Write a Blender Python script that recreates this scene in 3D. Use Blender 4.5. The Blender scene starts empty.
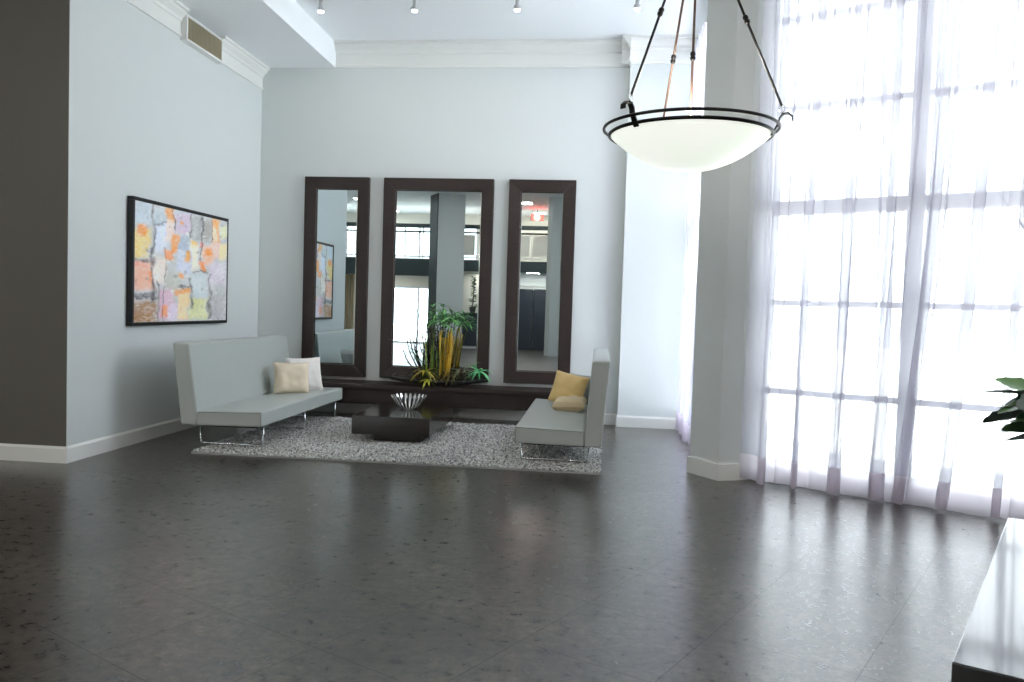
import bpy, bmesh, math, random
from mathutils import Vector, Matrix, noise

SC = bpy.context.scene
COL = SC.collection
random.seed(11)

# ------------------------------------------------------------------ camera
F_PX, PITCH, YAW, ROLL = 810.4, 0.0418, 0.1062, 0.0309
CAM_Z = 1.45
cam_data = bpy.data.cameras.new('camera')
cam_data.sensor_fit = 'HORIZONTAL'
cam_data.sensor_width = 36.0
cam_data.lens = F_PX / 1024 * 36.0
cam_data.clip_start = 0.05
cam_data.clip_end = 300
cam = bpy.data.objects.new('camera', cam_data)
COL.objects.link(cam)
_f = Vector((-math.sin(YAW), math.cos(YAW), 0))
_r = Vector((math.cos(YAW), math.sin(YAW), 0))
_u = Vector((0, 0, 1))
_f2 = _f * math.cos(PITCH) - _u * math.sin(PITCH)
_u2 = _u * math.cos(PITCH) + _f * math.sin(PITCH)
_r3 = _r * math.cos(ROLL) + _u2 * math.sin(ROLL)
_u3 = _u2 * math.cos(ROLL) - _r * math.sin(ROLL)
cam.matrix_world = Matrix(((_r3.x, _u3.x, -_f2.x, 0), (_r3.y, _u3.y, -_f2.y, 0),
                           (_r3.z, _u3.z, -_f2.z, CAM_Z), (0, 0, 0, 1)))
SC.camera = cam

# ------------------------------------------------------------------ world, exposure
WORLD = 4.3
w = bpy.data.worlds.new('world')
SC.world = w
w.use_nodes = True
bg = w.node_tree.nodes['Background']
bg.inputs['Color'].default_value = (0.91, 0.945, 1.0, 1)
bg.inputs['Strength'].default_value = WORLD
SC.view_settings.view_transform = 'Standard'
SC.view_settings.look = 'None'
SC.view_settings.exposure = 0.75
SC.view_settings.gamma = 1.0
SC.view_settings.use_curve_mapping = False
SC.cycles.use_denoising = True
SC.cycles.max_bounces = 10
SC.cycles.diffuse_bounces = 6
SC.cycles.glossy_bounces = 4
SC.cycles.transparent_max_bounces = 16
SC.cycles.transmission_bounces = 6
SC.cycles.sample_clamp_indirect = 8.0
SC.cycles.caustics_reflective = False
SC.cycles.caustics_refractive = False

A29 = math.radians(-29.0)
U = Vector((math.cos(A29), math.sin(A29), 0))       # along the angled window wall
V = Vector((-math.sin(A29), math.cos(A29), 0))      # towards outdoors
WIN0 = Vector((1.456, 7.35, 0))                     # glazing line of the angled window


def area(name, loc, normal, sx, sy, power, color=(1, 1, 1), portal=False):
    d = bpy.data.lights.new(name, 'AREA')
    d.shape = 'RECTANGLE'
    d.size, d.size_y = sx, sy
    d.energy = power
    d.color = color
    o = bpy.data.objects.new(name, d)
    COL.objects.link(o)
    o.location = loc
    o.rotation_euler = Vector(normal).to_track_quat('-Z', 'Y').to_euler()
    if portal:
        d.cycles.is_portal = True
    return o


# portals for daylight sampling at the room openings, plus one added fill lamp
area('portal_window', WIN0 + U * 2.3 + V * 0.12 + Vector((0, 0, 2.35)), -V, 4.9, 4.6, 1, portal=True)
area('added_side_fill', (1.43, 9.05, 2.35), (-1, 0, 0), 2.1, 4.5, 240, (0.92, 0.95, 1.0))  # extra lamp outside the far window, strengthens the light from that side
area('portal_rear_low', (-7.1, -9.3, 1.05), (0, 1, 0), 5.2, 2.1, 1, portal=True)
area('portal_rear_high', (-7.1, -9.3, 3.75), (0, 1, 0), 5.2, 1.3, 1, portal=True)
# high sun over the roof: it lights the paving outdoors and comes nowhere near the curtained windows
sun = bpy.data.lights.new('sun', 'SUN')
sun.energy = 18
sun.angle = math.radians(2)
sun.color = (1, 0.97, 0.92)
suno = bpy.data.objects.new('sun', sun)
COL.objects.link(suno)
suno.rotation_euler = (V * 0.5 + Vector((0, 0, -1))).to_track_quat('-Z', 'Y').to_euler()


# ------------------------------------------------------------------ materials
def lin(c):
    def f(v):
        v /= 255.0
        return v / 12.92 if v <= 0.04045 else ((v + 0.055) / 1.055) ** 2.4
    return (f(c[0]), f(c[1]), f(c[2]), 1)


def new_mat(name):
    m = bpy.data.materials.new(name)
    m.use_nodes = True
    nt = m.node_tree
    return m, nt, nt.nodes['Principled BSDF'], nt.nodes['Material Output']


def nd(nt, t, **kw):
    n = nt.nodes.new(t)
    for k, v in kw.items():
        setattr(n, k, v)
    return n


def pbr(name, rgb, rough=0.5, metal=0.0, spec=0.5, bump=0.0, bscale=60, var=0.0, vscale=4, coat=0.0, sheen=0.0, emit=None, estr=0.0):
    m, nt, b, out = new_mat(name)
    b.inputs['Base Color'].default_value = lin(rgb)
    b.inputs['Roughness'].default_value = rough
    b.inputs['Metallic'].default_value = metal
    b.inputs['Specular IOR Level'].default_value = spec
    b.inputs['Coat Weight'].default_value = coat
    b.inputs['Coat Roughness'].default_value = 0.06
    b.inputs['Sheen Weight'].default_value = sheen
    tc = nd(nt, 'ShaderNodeTexCoord')
    if var > 0:
        n = nd(nt, 'ShaderNodeTexNoise')
        n.inputs['Scale'].default_value = vscale
        n.inputs['Detail'].default_value = 4
        nt.links.new(tc.outputs['Object'], n.inputs['Vector'])
        mx = nd(nt, 'ShaderNodeMix', data_type='RGBA', blend_type='MULTIPLY')
        mr = nd(nt, 'ShaderNodeMapRange')
        mr.inputs['From Min'].default_value = 0.3
        mr.inputs['From Max'].default_value = 0.7
        mr.inputs['To Min'].default_value = 1 - var
        mr.inputs['To Max'].default_value = 1 + var
        nt.links.new(n.outputs['Fac'], mr.inputs['Value'])
        cr = nd(nt, 'ShaderNodeCombineColor')
        for i in range(3):
            nt.links.new(mr.outputs['Result'], cr.inputs[i])
        mx.inputs[0].default_value = 1
        mx.inputs[6].default_value = lin(rgb)
        nt.links.new(cr.outputs[0], mx.inputs[7])
        nt.links.new(mx.outputs[2], b.inputs['Base Color'])
    if bump > 0:
        n2 = nd(nt, 'ShaderNodeTexNoise')
        n2.inputs['Scale'].default_value = bscale
        n2.inputs['Detail'].default_value = 3
        nt.links.new(tc.outputs['Object'], n2.inputs['Vector'])
        bp = nd(nt, 'ShaderNodeBump')
        bp.inputs['Strength'].default_value = bump
        bp.inputs['Distance'].default_value = 0.01
        nt.links.new(n2.outputs['Fac'], bp.inputs['Height'])
        nt.links.new(bp.outputs['Normal'], b.inputs['Normal'])
    if emit:
        b.inputs['Emission Color'].default_value = lin(emit)
        b.inputs['Emission Strength'].default_value = estr
    return m


def wood(name, c1, c2, rough=0.3, scale=(1, 14, 14), coat=0.3):
    m, nt, b, out = new_mat(name)
    tc = nd(nt, 'ShaderNodeTexCoord')
    mp = nd(nt, 'ShaderNodeMapping')
    mp.inputs['Scale'].default_value = scale
    n = nd(nt, 'ShaderNodeTexNoise')
    n.inputs['Scale'].default_value = 6
    n.inputs['Detail'].default_value = 6
    n.inputs['Distortion'].default_value = 0.6
    r = nd(nt, 'ShaderNodeValToRGB')
    r.color_ramp.elements[0].position = 0.3
    r.color_ramp.elements[0].color = lin(c1)
    r.color_ramp.elements[1].position = 0.7
    r.color_ramp.elements[1].color = lin(c2)
    nt.links.new(tc.outputs['Object'], mp.inputs['Vector'])
    nt.links.new(mp.outputs['Vector'], n.inputs['Vector'])
    nt.links.new(n.outputs['Fac'], r.inputs['Fac'])
    nt.links.new(r.outputs['Color'], b.inputs['Base Color'])
    b.inputs['Roughness'].default_value = rough
    b.inputs['Coat Weight'].default_value = coat
    b.inputs['Coat Roughness'].default_value = 0.08
    return m


def floor_mat():
    m, nt, b, out = new_mat('polished_dark_floor_tile')
    L = nt.links.new
    tc = nd(nt, 'ShaderNodeTexCoord')
    mp = nd(nt, 'ShaderNodeMapping', vector_type='TEXTURE')
    mp.inputs['Rotation'].default_value = (0, 0, A29)
    o = U * (-1.30) + V * 2.28
    mp.inputs['Location'].default_value = (o.x, o.y, 0)
    L(tc.outputs['Object'], mp.inputs['Vector'])
    br = nd(nt, 'ShaderNodeTexBrick')
    br.offset = 0.0
    br.offset_frequency = 2
    br.inputs['Scale'].default_value = 1.0
    br.inputs['Brick Width'].default_value = 0.63
    br.inputs['Row Height'].default_value = 0.6
    br.inputs['Mortar Size'].default_value = 0.0026
    br.inputs['Mortar Smooth'].default_value = 0.2
    br.inputs['Color1'].default_value = (0.90, 0.90, 0.90, 1)
    br.inputs['Color2'].default_value = (1.1, 1.1, 1.1, 1)
    br.inputs['Mortar'].default_value = (0.30, 0.30, 0.30, 1)
    L(mp.outputs['Vector'], br.inputs['Vector'])
    # cloudy brown-grey patches
    n1 = nd(nt, 'ShaderNodeTexNoise')
    n1.inputs['Scale'].default_value = 1.3
    n1.inputs['Detail'].default_value = 7
    n1.inputs['Roughness'].default_value = 0.62
    L(tc.outputs['Object'], n1.inputs['Vector'])
    r1 = nd(nt, 'ShaderNodeValToRGB')
    e = r1.color_ramp.elements
    e[0].position, e[0].color = 0.30, lin((34, 29, 25))
    e[1].position, e[1].color = 0.72, lin((72, 68, 62))
    L(n1.outputs['Fac'], r1.inputs['Fac'])
    # fine mineral streaks
    n2 = nd(nt, 'ShaderNodeTexNoise')
    n2.inputs['Scale'].default_value = 15
    n2.inputs['Detail'].default_value = 6
    n2.inputs['Roughness'].default_value = 0.75
    L(tc.outputs['Object'], n2.inputs['Vector'])
    r2 = nd(nt, 'ShaderNodeValToRGB')
    e = r2.color_ramp.elements
    e[0].position, e[0].color = 0.40, (0.30, 0.30, 0.30, 1)
    e[1].position, e[1].color = 0.64, (2.4, 2.36, 2.28, 1)
    L(n2.outputs['Fac'], r2.inputs['Fac'])
    m1 = nd(nt, 'ShaderNodeMix', data_type='RGBA', blend_type='MULTIPLY')
    m1.inputs[0].default_value = 1
    L(r1.outputs['Color'], m1.inputs[6])
    L(r2.outputs['Color'], m1.inputs[7])
    m2 = nd(nt, 'ShaderNodeMix', data_type='RGBA', blend_type='MULTIPLY')
    m2.inputs[0].default_value = 1
    L(m1.outputs[2], m2.inputs[6])
    L(br.outputs['Color'], m2.inputs[7])
    # light specks gathered in clusters
    vo = nd(nt, 'ShaderNodeTexVoronoi')
    vo.inputs['Scale'].default_value = 75
    L(tc.outputs['Object'], vo.inputs['Vector'])
    s = nd(nt, 'ShaderNodeMapRange')
    s.inputs['From Min'].default_value = 0.10
    s.inputs['From Max'].default_value = 0.04
    L(vo.outputs['Distance'], s.inputs['Value'])
    n3 = nd(nt, 'ShaderNodeTexNoise')
    n3.inputs['Scale'].default_value = 3.2
    n3.inputs['Detail'].default_value = 5
    L(tc.outputs['Object'], n3.inputs['Vector'])
    s3 = nd(nt, 'ShaderNodeMapRange')
    s3.inputs['From Min'].default_value = 0.52
    s3.inputs['From Max'].default_value = 0.66
    L(n3.outputs['Fac'], s3.inputs['Value'])
    mu = nd(nt, 'ShaderNodeMath', operation='MULTIPLY')
    L(s.outputs['Result'], mu.inputs[0])
    L(s3.outputs['Result'], mu.inputs[1])
    m3 = nd(nt, 'ShaderNodeMix', data_type='RGBA')
    m3.inputs[7].default_value = lin((140, 138, 131))
    L(mu.outputs[0], m3.inputs[0])
    L(m2.outputs[2], m3.inputs[6])
    L(m3.outputs[2], b.inputs['Base Color'])
    rr = nd(nt, 'ShaderNodeMapRange')
    rr.inputs['To Min'].default_value = 0.23
    rr.inputs['To Max'].default_value = 0.34
    L(n2.outputs['Fac'], rr.inputs['Value'])
    L(rr.outputs['Result'], b.inputs['Roughness'])
    sw = nd(nt, 'ShaderNodeMapRange')
    sw.inputs['To Min'].default_value = 0.85
    sw.inputs['To Max'].default_value = 0.40
    L(br.outputs['Fac'], sw.inputs['Value'])
    L(sw.outputs['Result'], b.inputs['Specular IOR Level'])
    cw = nd(nt, 'ShaderNodeMapRange')
    cw.inputs['To Min'].default_value = 0.28
    cw.inputs['To Max'].default_value = 0.12
    L(br.outputs['Fac'], cw.inputs['Value'])
    L(cw.outputs['Result'], b.inputs['Coat Weight'])
    b.inputs['Coat Roughness'].default_value = 0.24
    bp = nd(nt, 'ShaderNodeBump')
    bp.inputs['Strength'].default_value = 0.25
    bp.inputs['Distance'].default_value = 0.002
    inv = nd(nt, 'ShaderNodeMath', operation='SUBTRACT')
    inv.inputs[0].default_value = 1
    L(br.outputs['Fac'], inv.inputs[1])
    L(inv.outputs[0], bp.inputs['Height'])
    L(bp.outputs['Normal'], b.inputs['Normal'])
    return m


def curtain_mat(name, trans, rgb, translucent=0.65):
    m, nt, b, out = new_mat(name)
    L = nt.links.new
    nt.nodes.remove(b)
    t = nd(nt, 'ShaderNodeBsdfTransparent')
    tl = nd(nt, 'ShaderNodeBsdfTranslucent')
    df = nd(nt, 'ShaderNodeBsdfDiffuse')
    tl.inputs['Color'].default_value = lin(rgb)
    df.inputs['Color'].default_value = lin(rgb)
    m1 = nd(nt, 'ShaderNodeMixShader')
    m1.inputs[0].default_value = translucent
    L(df.outputs[0], m1.inputs[1])
    L(tl.outputs[0], m1.inputs[2])
    m2 = nd(nt, 'ShaderNodeMixShader')
    m2.inputs[0].default_value = trans
    L(m1.outputs[0], m2.inputs[1])
    L(t.outputs[0], m2.inputs[2])
    L(m2.outputs[0], out.inputs['Surface'])
    return m


def glass_pane_mat():
    m, nt, b, out = new_mat('window_glass')
    L = nt.links.new
    nt.nodes.remove(b)
    t = nd(nt, 'ShaderNodeBsdfTransparent')
    t.inputs['Color'].default_value = (0.95, 0.98, 0.97, 1)
    g = nd(nt, 'ShaderNodeBsdfGlossy')
    g.inputs['Roughness'].default_value = 0.02
    fr = nd(nt, 'ShaderNodeFresnel')
    fr.inputs['IOR'].default_value = 1.45
    mx = nd(nt, 'ShaderNodeMixShader')
    L(fr.outputs[0], mx.inputs[0])
    L(t.outputs[0], mx.inputs[1])
    L(g.outputs[0], mx.inputs[2])
    L(mx.outputs[0], out.inputs['Surface'])
    return m


def mirror_mat():
    m, nt, b, out = new_mat('silvered_glass')
    b.inputs['Base Color'].default_value = (0.66, 0.75, 0.78, 1)
    b.inputs['Metallic'].default_value = 1
    b.inputs['Roughness'].default_value = 0.01
    return m


def vcol_mat(name, rough=0.5, translucent=0.0):
    m, nt, b, out = new_mat(name)
    a = nd(nt, 'ShaderNodeVertexColor', layer_name='paint')
    nt.links.new(a.outputs['Color'], b.inputs['Base Color'])
    b.inputs['Roughness'].default_value = rough
    return m


def lamp_glass_mat():
    m, nt, b, out = new_mat('lit_alabaster_glass')
    L = nt.links.new
    b.inputs['Base Color'].default_value = lin((235, 238, 230))
    b.inputs['Roughness'].default_value = 0.35
    tc = nd(nt, 'ShaderNodeTexCoord')
    n = nd(nt, 'ShaderNodeTexNoise')
    n.inputs['Scale'].default_value = 5
    n.inputs['Detail'].default_value = 5
    L(tc.outputs['Object'], n.inputs['Vector'])
    r = nd(nt, 'ShaderNodeValToRGB')
    r.color_ramp.elements[0].position = 0.3
    r.color_ramp.elements[0].color = (0.90, 0.98, 0.86, 1)
    r.color_ramp.elements[1].position = 0.7
    r.color_ramp.elements[1].color = (1.0, 1.0, 0.95, 1)
    L(n.outputs['Fac'], r.inputs['Fac'])
    L(r.outputs['Color'], b.inputs['Emission Color'])
    b.inputs['Emission Strength'].default_value = 0.50
    return m


M = {}
M['wall'] = pbr('blue_grey_wall_paint', (214, 219, 219), 0.55, bump=0.03, bscale=180)
M['wall_dark'] = pbr('dark_taupe_wall_paint', (98, 95, 88), 0.6, bump=0.03, bscale=180)
M['wall_white'] = pbr('warm_white_wall_paint', (225, 222, 212), 0.6)
M['ceil'] = pbr('white_ceiling_paint', (240, 243, 246), 0.7)
M['trim'] = pbr('white_trim_paint', (232, 233, 230), 0.4)
M['floor'] = floor_mat()
M['outside'] = pbr('pale_outdoor_paving', (222, 222, 218), 0.9, var=0.04, vscale=0.6)
M['frame_white'] = pbr('white_window_metal', (214, 216, 224), 0.4)
M['glass'] = glass_pane_mat()
M['sheer'] = curtain_mat('white_sheer_fabric', 0.40, (210, 209, 220))
M['hem'] = curtain_mat('doubled_sheer_hem', 0.34, (246, 238, 243), 0.75)
M['espresso'] = wood('espresso_stained_wood', (30, 19, 17), (46, 31, 28), 0.5, coat=0.0)
M['table_wood'] = wood('dark_lacquered_wood', (20, 14, 11), (34, 25, 20), 0.2, coat=0.12)
M['black_gloss'] = pbr('black_lacquer', (9, 10, 12), 0.13, spec=0.6, coat=0.5)
M['mirror'] = mirror_mat()
M['bevel'] = pbr('bevelled_mirror_edge', (225, 235, 235), 0.08, metal=1)
M['vinyl'] = pbr('light_grey_vinyl', (176, 182, 179), 0.42, bump=0.05, bscale=260, spec=0.45)
M['piping'] = pbr('grey_vinyl_seam', (120, 126, 122), 0.5)
M['chrome'] = pbr('chrome', (225, 228, 232), 0.12, metal=1)
M['silver'] = pbr('polished_silver', (235, 235, 232), 0.14, metal=1)
M['black_metal'] = pbr('black_iron', (22, 20, 19), 0.4, metal=0.6)
M['bronze'] = pbr('brown_bronze_rod', (82, 62, 52), 0.35, metal=0.7)
M['lamp'] = lamp_glass_mat()
M['cream'] = pbr('cream_pillow_cloth', (222, 208, 186), 0.85, bump=0.12, bscale=220, sheen=0.2, var=0.05, vscale=9)
M['white_cloth'] = pbr('white_pillow_cloth', (230, 226, 222), 0.85, bump=0.12, bscale=220, sheen=0.2)
M['gold_cloth'] = pbr('golden_pillow_cloth', (222, 192, 128), 0.7, bump=0.1, bscale=220, sheen=0.3, var=0.05, vscale=9)
M['beige_cloth'] = pbr('beige_pillow_cloth', (205, 186, 150), 0.8, bump=0.1, bscale=220, sheen=0.2)
M['black_frame'] = pbr('black_picture_frame', (14, 14, 16), 0.35)
M['paint'] = vcol_mat('abstract_paint', 0.45)
M['pile'] = vcol_mat('shag_pile', 0.9)
M['rug_base'] = pbr('grey_rug_backing', (170, 172, 172), 0.95)
M['leaf'] = vcol_mat('green_leaf', 0.4)
M['yellow'] = vcol_mat('yellow_cane', 0.4)
M['bark'] = pbr('dark_twig_bark', (62, 52, 44), 0.85, var=0.2, vscale=30)
M['boat'] = pbr('dark_slate_planter', (52, 55, 56), 0.38, var=0.08, vscale=10)
M['vase'] = pbr('dark_ceramic_vase', (40, 42, 46), 0.25)
M['vent_dark'] = pbr('dusty_brown_vent_interior', (92, 82, 66), 0.9, var=0.2, vscale=20)
M['vent_slat'] = pbr('dusty_vent_louver', (190, 180, 154), 0.7)
M['spot_white'] = pbr('white_spotlight_metal', (190, 192, 194), 0.4)
M['spot_glow'] = pbr('spotlight_lens', (255, 255, 255), 0.4, emit=(255, 252, 244), estr=6.0)
M['dark_green'] = pbr('dark_grey_green_paint', (62, 74, 76), 0.5)
M['navy'] = pbr('dark_navy_door_paint', (44, 50, 60), 0.4)
M['exit_red'] = pbr('exit_letter_red', (255, 40, 40), 0.5, emit=(255, 50, 45), estr=10.0)
M['exit_box'] = pbr('exit_sign_housing', (230, 190, 185), 0.5)
M['drape'] = pbr('beige_drape', (196, 184, 158), 0.9)


# ------------------------------------------------------------------ mesh helpers
class MB:
    def __init__(self):
        self.v, self.f, self.c = [], [], []

    def add(self, vs, fs, col=None):
        b = len(self.v)
        self.v += [Vector(p) for p in vs]
        self.f += [tuple(i + b for i in f) for f in fs]
        self.c += [col or (1, 1, 1)] * len(vs)
        return self

    def hexa(self, p, col=None):  # 8 points: bottom ring (ccw from above) then top ring
        return self.add(p, [(3, 2, 1, 0), (4, 5, 6, 7), (0, 1, 5, 4), (1, 2, 6, 5), (2, 3, 7, 6), (3, 0, 4, 7)], col)

    def box(self, x0, x1, y0, y1, z0, z1, col=None):
        return self.hexa([(x0, y0, z0), (x1, y0, z0), (x1, y1, z0), (x0, y1, z0),
                          (x0, y0, z1), (x1, y0, z1), (x1, y1, z1), (x0, y1, z1)], col)

    def obox(self, o, a, la, b, lb, z0, z1, col=None):  # oriented box from corner o along unit vectors a, b
        o, a, b = Vector(o), Vector(a), Vector(b)
        q = [o, o + a * la, o + a * la + b * lb, o + b * lb]
        if a.cross(b).z < 0:
            q = [q[0], q[3], q[2], q[1]]
        return self.hexa([(p.x, p.y, z0) for p in q] + [(p.x, p.y, z1) for p in q], col)

    def prism(self, poly, z0, z1, col=None):
        n = len(poly)
        vs = [(p[0], p[1], z0) for p in poly] + [(p[0], p[1], z1) for p in poly]
        fs = [tuple(range(n - 1, -1, -1)), tuple(range(n, 2 * n))]
        fs += [(i, (i + 1) % n, n + (i + 1) % n, n + i) for i in range(n)]
        return self.add(vs, fs, col)

    def sweep(self, prof, p0, p1, nrm, col=None):
        """profile (distance from wall, z) extruded from p0 to p1 along a wall with normal nrm"""
        p0, p1, nrm = Vector(p0), Vector(p1), Vector(nrm)
        n = len(prof)
        vs = [p0 + nrm * d + Vector((0, 0, z)) for d, z in prof] + [p1 + nrm * d + Vector((0, 0, z)) for d, z in prof]
        fs = [(i, (i + 1) % n, n + (i + 1) % n, n + i) for i in range(n)]
        fs += [tuple(range(n)), tuple(range(2 * n - 1, n - 1, -1))]
        return self.add(vs, fs, col)

    def tube(self, pts, r, seg=8, caps=True, col=None, closed=False):
        pts = [Vector(p) for p in pts]
        n = len(pts)
        rs = r if isinstance(r, (list, tuple)) else [r] * n
        vs, fs = [], []
        prev = None
        for i, p in enumerate(pts):
            if closed:
                t = (pts[(i + 1) % n] - pts[i - 1]).normalized()
            else:
                t = (pts[min(i + 1, n - 1)] - pts[max(i - 1, 0)]).normalized()
            if prev is None:
                a = Vector((0, 0, 1)) if abs(t.z) < 0.9 else Vector((1, 0, 0))
                x = t.cross(a).normalized()
            else:
                x = (prev - t * prev.dot(t)).normalized()
            prev = x
            y = t.cross(x)
            for k in range(seg):
                a = 2 * math.pi * k / seg
                vs.append(p + (x * math.cos(a) + y * math.sin(a)) * rs[i])
        m = n if closed else n - 1
        for i in range(m):
            j = (i + 1) % n
            for k in range(seg):
                k2 = (k + 1) % seg
                fs.append((i * seg + k, i * seg + k2, j * seg + k2, j * seg + k))
        if caps and not closed:
            fs.append(tuple(range(seg - 1, -1, -1)))
            fs.append(tuple((n - 1) * seg + k for k in range(seg)))
        return self.add(vs, fs, col)

    def lathe(self, prof, c=(0, 0, 0), seg=48, col=None, close=False):
        c = Vector(c)
        n = len(prof)
        vs = [c + Vector((r * math.cos(2 * math.pi * k / seg), r * math.sin(2 * math.pi * k / seg), z)) for r, z in prof for k in range(seg)]
        fs = []
        for i in range(n if close else n - 1):
            j = (i + 1) % n
            for k in range(seg):
                k2 = (k + 1) % seg
                fs.append((i * seg + k, i * seg + k2, j * seg + k2, j * seg + k))
        return self.add(vs, fs, col)

    def blade(self, pts, widths, side, col=None, fold=0.0):
        """a leaf: centre line pts, half widths, sideways direction; slight V fold, doubled for thickness"""
        vs, fs = [], []
        side = Vector(side).normalized()
        for i, (p, wd) in enumerate(zip(pts, widths)):
            p = Vector(p)
            t = (Vector(pts[min(i + 1, len(pts) - 1)]) - Vector(pts[max(i - 1, 0)])).normalized()
            s = (side - t * side.dot(t)).normalized()
            nrm = s.cross(t)
            vs += [p - s * wd + nrm * wd * fold, p, p + s * wd + nrm * wd * fold]
        for i in range(len(pts) - 1):
            a = i * 3
            fs += [(a, a + 1, a + 4, a + 3), (a + 1, a + 2, a + 5, a + 4)]
        return self.add(vs, fs, col)

    def build(self, name, mat, parent=None, smooth=False, bevel=0.0, bseg=2, loc=None, colors=False, subsurf=0):
        me = bpy.data.meshes.new(name)
        off = Vector(loc) if loc else Vector((0, 0, 0))
        me.from_pydata([p - off for p in self.v], [], self.f)
        me.validate()
        bm = bmesh.new()
        bm.from_mesh(me)
        bmesh.ops.recalc_face_normals(bm, faces=bm.faces)
        bm.to_mesh(me)
        bm.free()
        if colors:
            at = me.color_attributes.new('paint', 'FLOAT_COLOR', 'POINT')
            for i, c in enumerate(self.c):
                at.data[i].color = (c[0], c[1], c[2], 1)
        me.materials.append(mat)
        o = bpy.data.objects.new(name, me)
        COL.objects.link(o)
        if parent:
            o.parent = parent
            o.location = off - pw(parent)
        else:
            o.location = off
        if smooth:
            for p in me.polygons:
                p.use_smooth = True
        if bevel > 0:
            md = o.modifiers.new('bevel', 'BEVEL')
            md.width = bevel
            md.segments = bseg
            md.limit_method = 'ANGLE'
            md.angle_limit = math.radians(40)
            for p in me.polygons:
                p.use_smooth = True
            wn = o.modifiers.new('wn', 'WEIGHTED_NORMAL')
            wn.keep_sharp = False
        if subsurf:
            md = o.modifiers.new('sub', 'SUBSURF')
            md.levels = md.render_levels = subsurf
        return o


def pw(o):
    p = Vector(o.location)
    while o.parent:
        o = o.parent
        p += Vector(o.location)
    return p


def thing(name, label, cat, loc=(0, 0, 0), group=None):
    o = bpy.data.objects.new(name, None)
    o.empty_display_size = 0.1
    COL.objects.link(o)
    o.location = loc
    o['label'], o['category'] = label, cat
    if group:
        o['group'] = group
    return o


def tag(o, label, cat, group=None):
    o['label'], o['category'] = label, cat
    if group:
        o['group'] = group
    return o


def struct(o, label=None, cat=None):
    o['kind'] = 'structure'
    if label:
        o['label'] = label
    if cat:
        o['category'] = cat
    return o


def sroot(name, label, cat):
    o = bpy.data.objects.new(name, None)
    COL.objects.link(o)
    return struct(o, label, cat)


def srgb(r, g, b):
    return lin((r, g, b))[:3]


# ------------------------------------------------------------------ the room shell
XL, YB, YC, ZC, ZS = -4.488, 10.307, 6.435, 4.79, 4.47
T = 0.16
COLA, COLB, COLC = (0.861, 7.451), (1.076, 7.145), (1.255, 7.215)
WEND = WIN0 + U * 7.48          # where the angled wall meets the right wall
WX, WY = 8.0, WEND.y

plan = [(-10, -9), (WX, -9), (WX, WY + 0.1), (1.30, 7.50), (1.22, 7.6), (1.22, YB), (XL, YB), (XL, YC), (-10, YC)]
mb = MB().prism(plan, -0.12, 0.0)
struct(mb.build('floor', M['floor']), 'dark polished stone tile floor laid at an angle', 'floor')
plan_c = [(-10, -9), (WX, -9), (WX, WY + 0.3), (1.4, 7.75), (1.4, YB), (XL, YB), (XL, YC), (-10, YC)]
struct(MB().prism(plan_c, ZC, ZC + 0.14).build('ceiling', M['ceil']), 'high white ceiling above the lounge', 'ceiling')
struct(MB().box(XL, -3.5, YC, YB, ZS, ZC).build('ceiling_soffit', M['ceil']), 'lowered ceiling strip along the wall with the painting', 'ceiling')

struct(MB().box(XL - T, XL, YC + 0.004, YB + T, 0, ZC).build('wall_left', M['wall']), 'pale blue-grey wall with the abstract painting', 'wall')
struct(MB().prism([(-10, YC), (XL, YC), (XL, YC + 0.004), (XL - T, YC + 0.004), (XL - T, YC + T), (-10, YC + T)], 0, ZC).build('wall_corner', M['wall_dark']), 'dark taupe wall face at the corner', 'wall')
struct(MB().box(XL, 1.3, YB, YB + T, 0, ZC).build('wall_back', M['wall']), 'pale grey wall behind the three mirrors', 'wall')
struct(MB().box(0.272, 1.22, 10.16, YB, 0, ZC).build('wall_pilaster', M['wall']), 'projecting wall section beside the far window', 'wall')
struct(MB().prism([COLA, COLB, COLC, (1.46, 7.36), (1.40, 7.62), (1.02, 7.66)], 0, ZC).build('column', M['wall']),
       'many sided grey column between the two curtained windows', 'column')
# right wall, rear wall, far left wall
mb = MB()
mb.box(WX, WX + T, -9, WY + 0.1, 0, ZC)
struct(mb.build('wall_right', M['wall']))
struct(MB().box(-10 - T, -10, -9, YC + T, 0, ZC).build('wall_lobby', M['wall']))
mb = MB()
mb.box(-10, -9.7, -9.16, -9, 0, 4.4).box(-4.5, WX, -9.16, -9, 0, ZC).box(-10, -4.5, -9.16, -9, 4.4, ZC)
mb.box(-9.7, -4.5, -9.16, -9, 2.1, 3.1)
struct(mb.build('wall_rear', M['wall_white']))
# angled window wall: lintel, end wall
mb = MB()
mb.obox(WIN0 + U * -0.12, U, 7.7, V, T, 4.62, ZC)
mb.obox(WIN0 + U * 4.72, U, 2.9, V, T, 0, 4.62)
mb.obox(WIN0 + U * -0.12, U, 4.84, V, T, 0, 0.05)
struct(mb.build('wall_window', M['wall']))
mb = MB().box(1.24, 1.40, 7.6, 10.16, 4.62, ZC).box(1.24, 1.40, 7.6, 10.16, 0, 0.05)
struct(mb.build('wall_side_window', M['wall']))

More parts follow.
